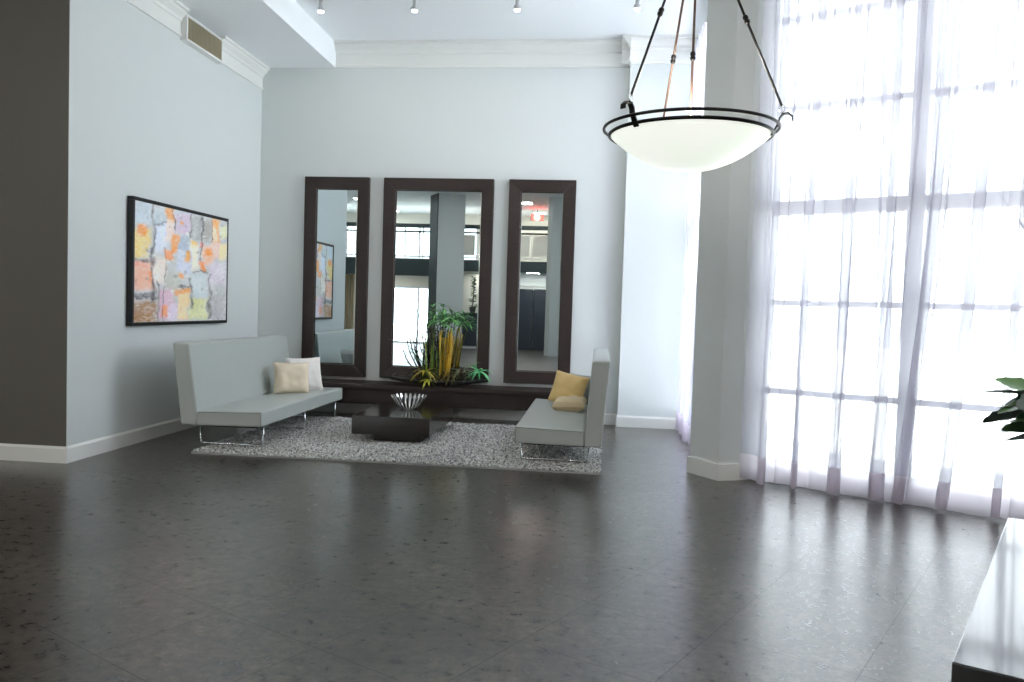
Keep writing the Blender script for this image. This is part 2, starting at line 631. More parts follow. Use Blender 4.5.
# crown mouldings
CR = [(0, 0), (0.016, 0), (0.016, 0.028), (0.008, 0.034), (0.008, 0.15), (0.02, 0.158), (0.03, 0.185), (0.07, 0.225), (0.078, 0.25), (0.10, 0.255), (0.10, 0.282), (0, 0.282)]
zc = 4.188
prof = [(d, z + zc) for d, z in CR]
mb = MB().sweep(prof, (XL, YC, 0), (XL, 8.22, 0), (1, 0, 0)).sweep(prof, (XL, 9.05, 0), (XL, YB, 0), (1, 0, 0))
struct(mb.build('trim_1', M['trim']), 'white stepped crown moulding above the painting', 'moulding')
prof2 = [(d * 1.1, z * 1.12 + 4.474) for d, z in CR]
mb = MB().sweep(prof2, (-3.5, YB, 0), (0.272, YB, 0), (0, -1, 0))
struct(mb.build('trim_2', M['trim']), 'white crown moulding above the three mirrors', 'moulding')
mb = MB().sweep(prof2, (0.272 - 0.1085, 10.16, 0), (1.22, 10.16, 0), (0, -1, 0)).sweep(prof2, (0.272, 10.052, 0), (0.272, YB - 0.02, 0), (-1, 0, 0))
struct(mb.build('trim_3', M['trim']), 'white crown moulding on the projecting wall section', 'moulding')

BB = [(0, 0), (0.018, 0), (0.018, 0.122), (0.012, 0.132), (0.008, 0.142), (0, 0.142)]
struct(MB().sweep(BB, (XL, YC - 0.0165, 0), (XL, YB, 0), (1, 0, 0)).build('baseboard_left', M['trim']), 'white baseboard under the painting wall', 'baseboard')
struct(MB().sweep(BB, (-10, YC, 0), (XL + 0.0172, YC, 0), (0, -1, 0)).build('baseboard_corner', M['trim']), 'white baseboard of the dark taupe wall', 'baseboard')
struct(MB().sweep(BB, (XL, YB, 0), (0.272, YB, 0), (0, -1, 0)).build('baseboard_back', M['trim']), 'white baseboard below the dark bench', 'baseboard')
mb = MB().sweep(BB, (0.2548, 10.16, 0), (1.22, 10.16, 0), (0, -1, 0)).sweep(BB, (0.272, 10.1435, 0), (0.272, YB - .02, 0), (-1, 0, 0))
struct(mb.build('baseboard_pilaster', M['trim']), 'white baseboard of the projecting wall section', 'baseboard')


def ring_poly(poly, d):
    """offset an open ccw polyline outwards by d (to the right of travel)"""
    out = []
    n = len(poly)
    for i, p in enumerate(poly):
        p = Vector((p[0], p[1], 0))
        ns = []
        if i > 0:
            t = (p - Vector((*poly[i - 1], 0))).normalized()
            ns.append(Vector((t.y, -t.x, 0)))
        if i < n - 1:
            t = (Vector((*poly[i + 1], 0)) - p).normalized()
            ns.append(Vector((t.y, -t.x, 0)))
        m = sum(ns, Vector()).normalized()
        out.append(p + m * (d / max(0.4, m.dot(ns[0]))))
    return out


cp = [(1.02, 7.66), COLA, COLB, COLC, (1.46, 7.36)]
mb = MB()
prev = None
for a, b_ in zip(range(4), range(1, 5)):
    lo, hi = [Vector((*cp[a], 0)), Vector((*cp[b_], 0))], ring_poly(cp, 0.018)
    q = [lo[0], lo[1], hi[b_], hi[a]]
    mb.hexa([(p.x, p.y, 0) for p in q] + [(p.x, p.y, 0.145) for p in q])
struct(mb.build('baseboard_column', M['trim']), 'white baseboard wrapping the grey column', 'baseboard')

# outdoors
struct(MB().box(-40, 45, -45, 45, -0.4, -0.16).build('ground', M['outside']), 'pale paving outside the windows', 'ground')


# ------------------------------------------------------------------ windows
def window(name, label, o, a, nrm, length, mull, rails, z0, z1, cat='window'):
    root = sroot(name, label, cat)
    o, a, nrm = Vector(o), Vector(a), Vector(nrm)
    root.location = o
    mb = MB()
    mb.obox(o, a, length, nrm, 0.09, z0, z0 + 0.06).obox(o, a, length, nrm, 0.09, z1 - 0.07, z1)
    mb.obox(o, a, 0.07, nrm, 0.09, z0 + 0.06, z1 - 0.07).obox(o + a * (length - 0.07), a, 0.07, nrm, 0.09, z0 + 0.06, z1 - 0.07)
    mb.build('window_frame', M['frame_white'], root)
    for s, wd in mull:
        MB().obox(o + a * (s - wd / 2), a, wd, nrm, 0.1, z0 + 0.06, z1 - 0.07).build('mullion', M['frame_white'], root)
    for z, h in rails:
        MB().obox(o + a * 0.07 + nrm * 0.01, a, length - 0.14, nrm, 0.075, z - h / 2, z + h / 2).build('rail', M['frame_white'], root)
    MB().obox(o + a * 0.05 + nrm * 0.04, a, length - 0.1, nrm, 0.008, z0 + 0.04, z1 - 0.05).build('pane', M['glass'], root)
    return root


RAILS = [(0.785, 0.05), (1.56, 0.05), (2.38, 0.12), (3.24, 0.05), (4.0, 0.05)]
window('window_1', 'tall white framed window wall behind the sheer curtains', WIN0 + U * -0.06, U, V, 4.74,
       [(1.22, 0.125), (2.40, 0.125), (3.58, 0.125)], RAILS, 0.05, 4.62)
window('window_2', 'far narrow window beyond the grey column', (1.27, 10.14, 0), (0, -1, 0), (1, 0, 0), 2.5,
       [(1.25, 0.09)], RAILS, 0.05, 4.62)
window('window_3', 'upper lobby window behind the balcony railing', (-4.5, -9.02, 0), (-1, 0, 0), (0, -1, 0), 5.2,
       [(1.1, 0.07), (2.2, 0.07), (3.3, 0.07), (4.3, 0.07)], [], 3.1, 4.4)
window('door_1', 'glazed lobby entrance doors seen in the middle mirror', (-4.5, -9.02, 0), (-1, 0, 0), (0, -1, 0), 5.2,
       [(1.1, 0.09), (2.2, 0.06), (3.3, 0.09), (4.3, 0.09)], [], 0.0, 2.1, 'door')


# ------------------------------------------------------------------ sheer curtains
def fold(s, t, seed, lean):
    """sideways / outward offset of the cloth at s (m along the rail) and t (0 top .. 1 hem)"""
    k = noise.noise(Vector((s * 1.1, seed, 0.3)))
    m = noise.noise(Vector((s * 2.3, seed + 7, 0.0)))
    big = 2 * math.pi * (s / 0.27 + 0.55 * k) + seed
    g = min(1.0, 0.18 + 0.9 * max(0.0, t - 0.1)) * (0.75 + 0.5 * m)
    fine = 2 * math.pi * (s / 0.062 + 1.3 * k) + 2 * seed
    h = (0.9 - 0.6 * t) * (0.65 + 0.7 * noise.noise(Vector((s * 4.0, seed + 3, t * 0.7))))
    mid = 2 * math.pi * (s / 0.105 + 0.9 * m) + seed * 3
    y = 0.075 * g * math.sin(big) + 0.018 * h * math.sin(fine) + 0.028 * math.sin(mid) * (0.5 + 0.5 * h)
    x = 0.100 * g * math.sin(big + 1.9) + 0.027 * h * math.sin(fine + 1.8) + 0.046 * math.sin(mid + 1.7) * (0.5 + 0.5 * h)
    return x, y


def curtain(name, label, o, a, nrm, s0, s1, seed, z1=4.6, dens=300, drift=None, foot=None, group=None):
    o, a, nrm = Vector(o), Vector(a), Vector(nrm)
    nz = 26
    n = int((s1 - s0) * dens)
    root = thing(name, label, 'curtain', o + a * ((s0 + s1) / 2), group)

    def pt(i, t, off=0.0):
        s = s0 + (s1 - s0) * i / n
        x, y = fold(s, t, seed, 0.0)
        dr = drift(s, t) if drift else 0.0
        fz = 0.004 + 0.022 * (0.5 + 0.5 * math.sin(2 * math.pi * s / 0.27 + seed)) + (foot(s) if foot else 0)
        z = fz + (z1 - fz) * (1 - t)
        return o + a * (s + x + dr) + nrm * (y + off) + Vector((0, 0, z))
    vs, fs = [], []
    for j in range(nz + 1):
        for i in range(n + 1):
            vs.append(pt(i, j / nz))
    for j in range(nz):
        for i in range(n):
            q = j * (n + 1) + i
            fs.append((q, q + 1, q + n + 2, q + n + 1))
    mb = MB()
    mb.add(vs, fs)
    mb.build('cloth', M['sheer'], root, smooth=True)
    mb = MB()
    vs, fs = [], []
    for j in range(5):
        t = 1 - 0.047 * (1 - j / 4)
        for i in range(n + 1):
            vs.append(pt(i, t, 0.004))
    for j in range(4):
        for i in range(n):
            q = j * (n + 1) + i
            fs.append((q, q + 1, q + n + 2, q + n + 1))
    mb.add(vs, fs)
    h = mb.build('hem', M['hem'], root, smooth=True)
    h['label'] = 'denser pinkish doubled bottom hem'
    mb = MB().tube([o + a * s0 + Vector((0, 0, z1 + 0.012)), o + a * s1 + Vector((0, 0, z1 + 0.012))], 0.012)
    mb.build('heading', M['trim'], root)
    return root


C0 = Vector((1.285, 7.155, 0))


def drift1(s, t):   # cloth hangs straight at the left, drawn towards the meeting line lower down
    return -0.02 * t * t


def drift2(s, t):
    e = max(0.0, t - 0.35) / 0.65
    return -0.16 * e ** 1.6 * math.exp(-((s - 1.55) / 0.42) ** 2) - 0.02 * t


curtain('sheer_curtain', 'white sheer curtain beside the grey column, left of the broad mullion', C0, U, -V, 0.03, 1.13, 1.3,
        drift=drift1, group='white sheer curtains')
curtain('sheer_curtain', 'white sheer curtain with slanting folds, hanging behind the black table', C0, U, -V, 1.15, 2.3, 5.7,
        drift=drift2, group='white sheer curtains')
curtain('sheer_curtain', 'white sheer curtain continuing past the edge of view above the table', C0, U, -V, 2.30, 4.75, 9.1,
        dens=90, group='white sheer curtains')
curtain('sheer_curtain', 'white sheer curtain at the far narrow window behind the column', (1.04, 10.12, 0), (0, -1, 0), (-1, 0, 0), 0.0, 1.15, 3.1,
        group='white sheer curtains')
curtain('sheer_curtain', 'white sheer curtain tucked directly behind the grey column', (1.06, 10.12, 0), (0, -1, 0), (-1, 0, 0), 1.2, 2.40, 7.4,
        group='white sheer curtains')


# ------------------------------------------------------------------ mirrors
def mirror(label, x0, x1, z0, z1, fw, turn=0.0):
    r = thing('framed_mirror', label, 'mirror', ((x0 + x1) / 2, YB, z0), 'dark framed wall mirrors')
    yf, yb = YB - 0.07, YB
    mb = MB()
    inner = [(x0 + fw, z0 + fw), (x1 - fw, z0 + fw), (x1 - fw, z1 - fw), (x0 + fw, z1 - fw)]
    outer = [(x0, z0), (x1, z0), (x1, z1), (x0, z1)]
    for i in range(4):
        j = (i + 1) % 4
        q = [outer[i], outer[j], inner[j], inner[i]]
        fr = [(p[0], yf + (0 if k < 2 else 0.012), p[1]) for k, p in enumerate(q)]
        bk = [(p[0], yb, p[1]) for p in q]
        mb.add(fr + bk, [(0, 1, 2, 3), (7, 6, 5, 4), (0, 4, 5, 1), (1, 5, 6, 2), (2, 6, 7, 3), (3, 7, 4, 0)])
    mb.build('frame', M['espresso'], r, bevel=0.004)
    gx0, gx1, gz0, gz1 = x0 + fw - 0.004, x1 - fw + 0.004, z0 + fw - 0.004, z1 - fw + 0.004
    bv, yg = 0.022, YB - 0.034
    dt = turn * (gx1 - gx0) / 2
    mb = MB().add([(gx0 + bv, yg - dt, gz0 + bv), (gx1 - bv, yg + dt, gz0 + bv), (gx1 - bv, yg + dt, gz1 - bv), (gx0 + bv, yg - dt, gz1 - bv)], [(0, 1, 2, 3)])
    g = mb.build('glass', M['mirror'], r)
    mb = MB()
    o4 = [(gx0, gz0), (gx1, gz0), (gx1, gz1), (gx0, gz1)]
    i4 = [(gx0 + bv, gz0 + bv), (gx1 - bv, gz0 + bv), (gx1 - bv, gz1 - bv), (gx0 + bv, gz1 - bv)]
    for i in range(4):
        j = (i + 1) % 4
        mb.add([(o4[i][0], yg + 0.005, o4[i][1]), (o4[j][0], yg + 0.005, o4[j][1]), (i4[j][0], yg, i4[j][1]), (i4[i][0], yg, i4[i][1])], [(0, 1, 2, 3)])
    mb.build('bevelled_edge', M['bevel'], r)
    return r


mirror('narrow dark framed mirror nearest the left sofa', -3.858, -3.003, 0.482, 3.061, 0.150, 0.005)
mirror('wide dark framed mirror behind the planted boat bowl', -2.808, -1.384, 0.482, 3.061, 0.150)
mirror('narrow dark framed mirror nearest the right sofa', -1.187, -0.343, 0.482, 3.061, 0.150)

# ------------------------------------------------------------------ bench below the mirrors
b = thing('wall_bench', 'long dark wood floating bench under the three mirrors', 'bench', (-2.2, YB, 0.2))
MB().box(-4.0, -0.42, 9.745, YB, 0.385, 0.438).build('bench_top', M['espresso'], b, bevel=0.006)
MB().box(-3.98, -0.44, 9.79, YB, 0.195, 0.385).build('apron', M['espresso'], b, bevel=0.004)

# ------------------------------------------------------------------ painting
p = thing('abstract_painting', 'colourful abstract painting in a black frame on the left wall', 'painting', (XL, 8.29, 1.15))
y0, y1, z0, z1 = 7.295, 9.285, 1.156, 2.394
fw, dep = 0.035, 0.062
mb = MB()
for (a0, a1, b0, b1) in ((y0, y1, z0, z0 + fw), (y0, y1, z1 - fw, z1), (y0, y0 + fw, z0 + fw, z1 - fw), (y1 - 0.014, y1, z0 + fw, z1 - fw)):
    mb.box(XL, XL + dep, a0, a1, b0, b1)
mb.build('frame', M['black_frame'], p, bevel=0.003)

BLOBS = [(250, 330, 260, 330, (208, 208, 208)), (300, 140, 260, 90, (205, 208, 214)), (120, 110, 80, 90, (200, 213, 222)), (110, 250, 75, 120, (238, 212, 130)), (115, 188, 42, 42, (245, 150, 60)),
         (122, 390, 90, 120, (245, 182, 152)), (155, 395, 20, 50, (240, 140, 50)), (115, 340, 60, 30, (240, 170, 150)), (120, 555, 115, 95, (170, 120, 66)), (118, 480, 105, 30, (120, 116, 124)),
         (195, 130, 60, 60, (190, 200, 206)), (198, 220, 62, 130, (220, 226, 242)), (200, 370, 45, 110, (242, 228, 218)),
         (240, 120, 36, 64, (240, 168, 84)), (238, 190, 30, 90, (240, 220, 212)), (262, 250, 34, 76, (250, 160, 52)), (232, 300, 32, 42, (248, 150, 60)),
         (295, 160, 74, 90, (214, 194, 212)), (282, 160, 12, 18, (240, 170, 70)), (300, 250, 40, 64, (176, 188, 204)), (300, 330, 64, 100, (208, 212, 228)), (315, 305, 14, 46, (240, 170, 50)),
         (346, 248, 20, 26, (245, 190, 40)), (352, 180, 52, 100, (165, 166, 166)), (398, 190, 36, 96, (172, 166, 158)), (375, 252, 20, 20, (235, 90, 50)),
         (436, 190, 30, 110, (246, 176, 92)), (432, 210, 18, 60, (248, 226, 200)), (470, 200, 30, 60, (226, 226, 190)), (346, 310, 34, 110, (246, 238, 220)),
         (408, 300, 44, 84, (252, 190, 150)), (408, 288, 26, 34, (248, 150, 50)), (380, 355, 20, 44, (246, 140, 44)), (442, 280, 40, 60, (244, 208, 196)),
         (466, 285, 32, 70, (240, 226, 180)), (446, 385, 76, 96, (216, 204, 216)), (366, 440, 70, 110, (206, 216, 218)),
         (250, 420, 66, 84, (198, 198, 188)), (290, 395, 22, 24, (244, 160, 50)), (296, 465, 60, 26, (236, 160, 60)), (222, 525, 70, 140, (226, 188, 206)),
         (220, 555, 32, 50, (248, 150, 70)), (300, 535, 40, 120, (252, 216, 160)), (366, 548, 84, 96, (220, 220, 160)), (448, 540, 66, 110, (184, 180, 182)), (262, 560, 34, 80, (230, 214, 230))]
DARK = [(165, 60, 165, 500, 7), (188, 420, 188, 600, 5), (378, 130, 378, 330, 4), (414, 390, 414, 600, 6), (330, 400, 330, 540, 6), (84, 322, 150, 330, 9), (84, 486, 180, 494, 8),
        (420, 130, 420, 240, 3), (340, 380, 400, 378, 5), (222, 270, 216, 420, 3), (280, 440, 330, 446, 7), (168, 160, 215, 150, 5), (252, 100, 256, 190, 3), (330, 120, 334, 220, 3), (212, 440, 208, 600, 3)]
random.seed(5)
NU, NV = 170, 120
mb = MB()
vs, cs = [], []
for j in range(NV + 1):
    for i in range(NU + 1):
        u, v = i / NU, j / NV
        n1 = noise.noise(Vector((u * 9, v * 9, 1.7)))
        n2 = noise.noise(Vector((u * 9, v * 9, 8.3)))
        n3 = noise.noise(Vector((u * 40, v * 40, 3.1)))
        n4 = noise.noise(Vector((u * 17, v * 13, 11.0)))
        n5 = noise.noise(Vector((u * 26, v * 60, 4.0)))
        # the wall recedes, so equal canvas widths crowd towards the far edge of the sketch coordinates
        zu = 80 + 405 * (u * 7.3 / (7.3 + (9.3 - 7.3) * u) * 9.3 / 7.3)
        top = 55 + 90 * (zu - 80) / 405
        zx = zu + 13 * n1 + 7 * n4 + 5 * n3
        zy = 600 + (top - 600) * v + 14 * n2 + 8 * n5
        c = Vector(srgb(200, 200, 200))
        for (bx, by, bw, bh, rgb) in BLOBS:
            d = max(abs(zx - bx) / (bw / 2), abs(zy - by) / (bh / 2)) + 0.15 * n3
            k = min(1, max(0, (1.22 - d) / 0.42)) * (0.86 + 0.25 * n4)
            if k > 0:
                c = c.lerp(Vector(srgb(*rgb)), k)
        for (ax, ay, bx, by, wd) in DARK:
            dx, dy = bx - ax, by - ay
            tt = min(1, max(0, ((zx - ax) * dx + (zy - ay) * dy) / (dx * dx + dy * dy)))
            d = math.hypot(zx - ax - tt * dx, zy - ay - tt * dy) / wd
            k = max(0, 1.3 - d) * (0.55 + 0.5 * noise.noise(Vector((u * 14, v * 14, 6))))
            if k > 0:
                c = c.lerp(Vector(srgb(72, 66, 70)), min(0.85, k))
        c = c.lerp(Vector((0.86, 0.86, 0.86)), min(0.8, max(0.0, 0.06 + 0.9 * n5 * abs(n4) * 2 + 0.25 * n1)))
        c = c.lerp(Vector((0.2, 0.19, 0.2)), min(0.5, max(0.0, (noise.noise(Vector((u * 21, v * 21, 15))) - 0.42) * 1.4)))
        c *= 1.22 + 0.12 * n3 + 0.05 * n1
        vs.append((XL + 0.052 + 0.002 * n3, y0 + fw - 0.004 + (y1 - y0 - fw - 0.014 + 0.008) * u, z0 + fw - 0.004 + (z1 - z0 - 2 * fw + 0.008) * v))
        cs.append(tuple(max(0, q) for q in c))
fs = [(j * (NU + 1) + i, j * (NU + 1) + i + 1, (j + 1) * (NU + 1) + i + 1, (j + 1) * (NU + 1) + i) for j in range(NV) for i in range(NU)]
mb.add(vs, fs)
mb.c = cs
mb.build('canvas', M['paint'], p, colors=True)

# ------------------------------------------------------------------ air vent in the crown
v = thing('air_vent', 'rectangular air vent with dusty brown louvers set in the crown moulding', 'vent', (XL, 8.635, 4.16))
xf = XL + 0.075
mb = MB()
for (a0, a1, b0, b1) in ((8.22, 9.05, 4.15, 4.175), (8.22, 9.05, 4.40, 4.425), (8.22, 8.25, 4.175, 4.40), (9.02, 9.05, 4.175, 4.40)):
    mb.box(XL, xf, a0, a1, b0, b1)
mb.build('frame', M['trim'], v, bevel=0.003)
MB().box(XL, XL + 0.02, 8.25, 9.02, 4.175, 4.40).build('backing', M['vent_dark'], v)
mb = MB()
for k in range(26):
    y = 8.262 + k * 0.0295
    mb.hexa([(XL + 0.03, y, 4.175), (xf - 0.008, y + 0.012, 4.175), (xf - 0.008, y + 0.016, 4.175), (XL + 0.03, y + 0.004, 4.175),
             (XL + 0.03, y, 4.40), (xf - 0.008, y + 0.012, 4.40), (xf - 0.008, y + 0.016, 4.40), (XL + 0.03, y + 0.004, 4.40)])
mb.build('louvers', M['vent_slat'], v)

# ------------------------------------------------------------------ ceiling spotlights
for x, lab in ((-3.10, 'small white ceiling spotlight nearest the lowered ceiling strip'),
               (-2.07, 'small white ceiling spotlight, second in the row from the lowered strip'),
               (-0.97, 'small white ceiling spotlight, third in the row from the lowered strip'),
               (0.28, 'small white ceiling spotlight nearest the pendant lamp')):
    s = thing('ceiling_spotlight', lab, 'light', (x, 8.6, ZC), 'spotlights in a row on the ceiling')
    MB().lathe([(0, ZC), (0.045, ZC), (0.045, ZC - 0.012), (0, ZC - 0.012)], (x, 8.6, 0), 20).build('mounting_plate', M['spot_white'], s)
    MB().tube([(x, 8.6, ZC - 0.01), (x, 8.6, 4.60)], 0.022, 12).build('stem', M['spot_white'], s)
    MB().lathe([(0, 4.61), (0.036, 4.61), (0.040, 4.575), (0.034, 4.572), (0.0, 4.572)], (x, 8.6, 0), 24).build('head', M['spot_white'], s, smooth=False)
    MB().lathe([(0, 4.575), (0.033, 4.574), (0.030, 4.560), (0, 4.553)], (x, 8.6, 0), 20).build('lens', M['spot_glow'], s, smooth=True)

for x in (-3.10, -2.07, -0.97, 0.28):
    sd_ = bpy.data.lights.new('spot_beam', 'SPOT')
    sd_.energy = 7
    sd_.spot_size = math.radians(140)
    sd_.spot_blend = 0.6
    sd_.shadow_soft_size = 0.05
    sd_.color = (1, 0.97, 0.92)
    so_ = bpy.data.objects.new('spot_beam', sd_)
    COL.objects.link(so_)
    so_.location = (x, 8.6, 4.53)
    so_.rotation_euler = (math.radians(35), 0, 0)

# ------------------------------------------------------------------ pendant bowl lamp
LC = Vector((0.452, 4.5, 0))
ZR, RR, ZB, RB = 2.437, 0.462, 2.400, 0.425
L_ = thing('pendant_lamp', 'large lit glass bowl pendant lamp hanging on dark rods', 'lamp', LC + Vector((0, 0, 2.2)))


def circ(r, z, n=96):
    return [LC + Vector((r * math.cos(2 * math.pi * k / n), r * math.sin(2 * math.pi * k / n), z)) for k in range(n)]


prof = []
DEP = 0.185
for k in range(17):
    a = k / 16
    r = RB * math.sin(a * math.pi / 2) if False else RB * a
    prof.append((r, ZB - DEP * (1 - a ** 2.1)))
prof_in = [(r * 0.985, z + 0.008) for r, z in reversed(prof)]
MB().lathe(prof + prof_in, LC, 96).build('bowl_shade', M['lamp'], L_, smooth=True)
MB().tube(circ(RR, ZR), 0.0085, 10, closed=True).build('outer_ring', M['black_metal'], L_, smooth=True)
MB().tube(circ(RB + 0.006, ZB + 0.004), 0.0095, 10, closed=True).build('rim_ring', M['black_metal'], L_, smooth=True)
HUB = LC + Vector((0.0, 0, 3.56))
for ang, nm in ((-90 - 45, 'l'), (-90 + 75, 'r'), (-90 + 195, 'b')):
    d = Vector((math.cos(math.radians(ang)), math.sin(math.radians(ang)), 0))
    tz = Vector((0, 0, 1))
    side = d.cross(tz)
    # strap hook: from rim ring over the outer ring, curling outwards
    pts = [LC + d * (RB - 0.004) + tz * (ZB - 0.015), LC + d * (RB + 0.012) + tz * (ZB + 0.012), LC + d * (RR - 0.006) + tz * (ZR + 0.012),
           LC + d * (RR - 0.002) + tz * (ZR + 0.036), LC + d * (RR + 0.012) + tz * (ZR + 0.056), LC + d * (RR + 0.04) + tz * (ZR + 0.060), LC + d * (RR + 0.06) + tz * (ZR + 0.044), LC + d * (RR + 0.062) + tz * (ZR + 0.022)]
    mb = MB()
    vs, fs = [], []
    hw = 0.016
    for i, q in enumerate(pts):
        t = (pts[min(i + 1, 7)] - pts[max(i - 1, 0)]).normalized()
        nn = t.cross(side).normalized() * 0.004
        vs += [q - side * hw - nn, q + side * hw - nn, q + side * hw + nn, q - side * hw + nn]
    for i in range(7):
        a = i * 4
        for k in range(4):
            fs.append((a + k, a + (k + 1) % 4, a + 4 + (k + 1) % 4, a + 4 + k))
    fs += [(3, 2, 1, 0), (28, 29, 30, 31)]
    mb.add(vs, fs)
    h = mb.build('hook', M['black_metal'], L_)
    a0 = LC + d * (RR + 0.006) + tz * (ZR + 0.062)
    # small chain loop then the long rod with a knuckle
    lp = a0 + tz * 0.022
    mb = MB().tube([lp + (d * math.cos(k * math.pi / 6) * 0.012 + tz * math.sin(k * math.pi / 6) * 0.02) for k in range(12)], 0.003, 6, closed=True)
    mb.build('chain_loop', M['chrome'], L_, smooth=True)
    a1 = lp + tz * 0.016
    end = HUB + d * 0.03
    rod = MB().tube([a1, end], 0.0068, 10).build('rod', M['bronze'] if nm == 'b' else M['black_metal'], L_, smooth=True)
    dr = (end - a1)
    for fr in ((0.36 if nm == 'b' else 0.45),):
        c = a1 + dr * fr
        dn = dr.normalized()
        MB().tube([c - dn * 0.026, c - dn * 0.018, c - dn * 0.006, c, c + dn * 0.006, c + dn * 0.018, c + dn * 0.026],
                  [0.008, 0.014, 0.015, 0.010, 0.015, 0.014, 0.008], 12).build('knuckle', M['black_metal'], rod, smooth=True)
st = MB().tube([LC + Vector((0, 0, ZB - 0.05)), HUB], 0.0068, 10).build('centre_stem', M['bronze'], L_, smooth=True)
c = LC + Vector((0, 0, 2.83))
MB().tube([c + Vector((0, 0, q)) for q in (-0.026, -0.018, -0.006, 0, 0.006, 0.018, 0.026)], [0.008, 0.014, 0.015, 0.010, 0.015, 0.014, 0.008], 12).build('knuckle', M['black_metal'], st, smooth=True)
MB().lathe([(0, 0.06), (0.03, 0.05), (0.045, 0.01), (0.045, -0.01), (0.03, -0.04), (0, -0.05)], HUB, 24).build('hub', M['black_metal'], L_, smooth=True)
MB().tube([HUB + Vector((0, 0, 0.05)), (LC.x, LC.y, ZC - 0.02)], 0.011, 10).build('drop_rod', M['black_metal'], L_, smooth=True)
MB().lathe([(0, ZC), (0.10, ZC), (0.095, ZC - 0.02), (0.05, ZC - 0.045), (0, ZC - 0.05)], LC, 32).build('canopy', M['black_metal'], L_, smooth=True)
pl = bpy.data.lights.new('lamp_bulb', 'POINT')
pl.energy = 50
pl.color = (1, 0.96, 0.88)
pl.shadow_soft_size = 0.06
plo = bpy.data.objects.new('lamp_bulb', pl)
COL.objects.link(plo)
plo.location = LC + Vector((0, 0, ZB + 0.06))


# ------------------------------------------------------------------ sofas
def extrude_profile(prof, y0, y1):
    n = len(prof)
    vs = [(x, y0, z) for x, z in prof] + [(x, y1, z) for x, z in prof]
    fs = [(i, (i + 1) % n, n + (i + 1) % n, n + i) for i in range(n)] + [tuple(range(n - 1, -1, -1)), tuple(range(n, 2 * n))]
    return MB().add(vs, fs)


def sofa(label, xf, sgn, y0, y1, zt, zb, ztop, legs, depth, lab_leg_z, rk):
    """xf: x of the seat's front edge; sgn +1 when the back is on the +x side"""
    X = lambda d: xf + sgn * d
    r = thing('armless_sofa', label, 'sofa', (X(depth / 2), (y0 + y1) / 2, 0.04), 'pair of armless sofas')
    jd = depth - 0.16
    seat = [(X(0), zb + 0.01), (X(0), zt - 0.004), (X(0.03), zt), (X(jd * 0.6), zt - 0.012), (X(jd - 0.003), zt - 0.022), (X(jd - 0.003), zb)]
    extrude_profile(seat, y0, y1).build('seat', M['vinyl'], r, bevel=0.018, bseg=3)
    back = [(X(jd), zb), (X(jd), zt - 0.02), (X(jd + rk), ztop - 0.006), (X(jd + rk + 0.165), ztop), (X(jd + 0.155), zb + 0.0)]
    extrude_profile(back, y0, y1).build('backrest', M['vinyl'], r, bevel=0.018, bseg=3)
    # stitched seam lines
    for e in (y0 - 0.001, y1 + 0.001):
        mb = MB()
        mb.tube([(X(0.004), e, zb + 0.02), (X(0.004), e, zt - 0.012), (X(jd - 0.02), e, zt - 0.03)], 0.003, 6)
        mb.build('seam', M['piping'], r)
    for yl in legs:
        z0_ = lab_leg_z
        pts = [(X(0.055), yl, zb + 0.005), (X(0.055), yl, z0_ + 0.015), (X(0.065), yl, z0_), (X(jd + 0.035), yl, z0_), (X(jd + 0.045), yl, z0_ + 0.015), (X(jd + 0.045), yl, zb + 0.005)]
        MB().tube(pts, 0.0095, 10).build('leg', M['chrome'], r, smooth=True)
    MB().box(min(X(0.08), X(jd)), max(X(0.08), X(jd)), y0 + 0.1, y1 - 0.1, zb - 0.016, zb + 0.004).build('under_frame', M['black_metal'], r)
    return r


RUGT = 0.035
sofa('light grey armless sofa with cream and white pillows under the painting', -3.125, -1, 7.29, 9.72, 0.392, 0.235, 1.012, (7.47, 8.58, 9.60), 0.80, 0.042, 0.085)
sofa('light grey armless sofa with golden pillows, backed toward the windows', -0.735, 1, 7.37, 9.70, 0.362, 0.195, 0.99, (7.50, 8.55, 9.58), 0.80, 0.042, 0.048)


# ------------------------------------------------------------------ pillows
def pillow(label, c, w_, h_, th, mat, face, up, group='sofa pillows', pinch=0.10, seed=0):
    """square pillow: centre c, facing direction 'face', upward edge direction 'up'"""
    face = Vector(face).normalized()
    up = Vector(up)
    up = (up - face * up.dot(face)).normalized()
    side = up.cross(face)
    n = 22
    c = Vector(c)
    vs, fs = [], []
    for sgn in (1, -1):
        for j in range(n + 1):
            for i in range(n + 1):
                u, v = i / n * 2 - 1, j / n * 2 - 1
                ru = 1 - pinch * (1 - v * v) ** 1.0 * 0.55
                rv = 1 - pinch * (1 - u * u) ** 1.0 * 0.55
                b_ = ((1 - u ** 4) * (1 - v ** 4)) ** 0.42
                wr = 0.012 * noise.noise(Vector((u * 2.2 + seed, v * 2.2, sgn * 2))) * b_
                wr += 0.008 * math.sin(6 * (abs(u) + abs(v)) + seed) * b_ * abs(u * v)
                vs.append(c + side * (u * ru * w_ / 2) + up * (v * rv * h_ / 2) + face * (sgn * th / 2 * b_ + wr))
    off = (n + 1) ** 2
    for s in (0, 1):
        for j in range(n):
            for i in range(n):
                q = s * off + j * (n + 1) + i
                f = (q, q + 1, q + n + 2, q + n + 1)
                fs.append(f if s == 0 else f[::-1])
    edge = [(0, i) for i in range(n)] + [(i, n) for i in range(n)] + [(n, i) for i in range(n, 0, -1)] + [(i, 0) for i in range(n, 0, -1)]
    eidx = [j * (n + 1) + i for j, i in edge]
    r = thing('throw_pillow', label, 'pillow', c, group)
    mb = MB()
    mb.add(vs, fs)
    o = mb.build('cover', mat, r, smooth=True)
    MB().tube([vs[k] for k in eidx], 0.0035, 6, closed=True).build('piping', mat, r, smooth=True)
    return r


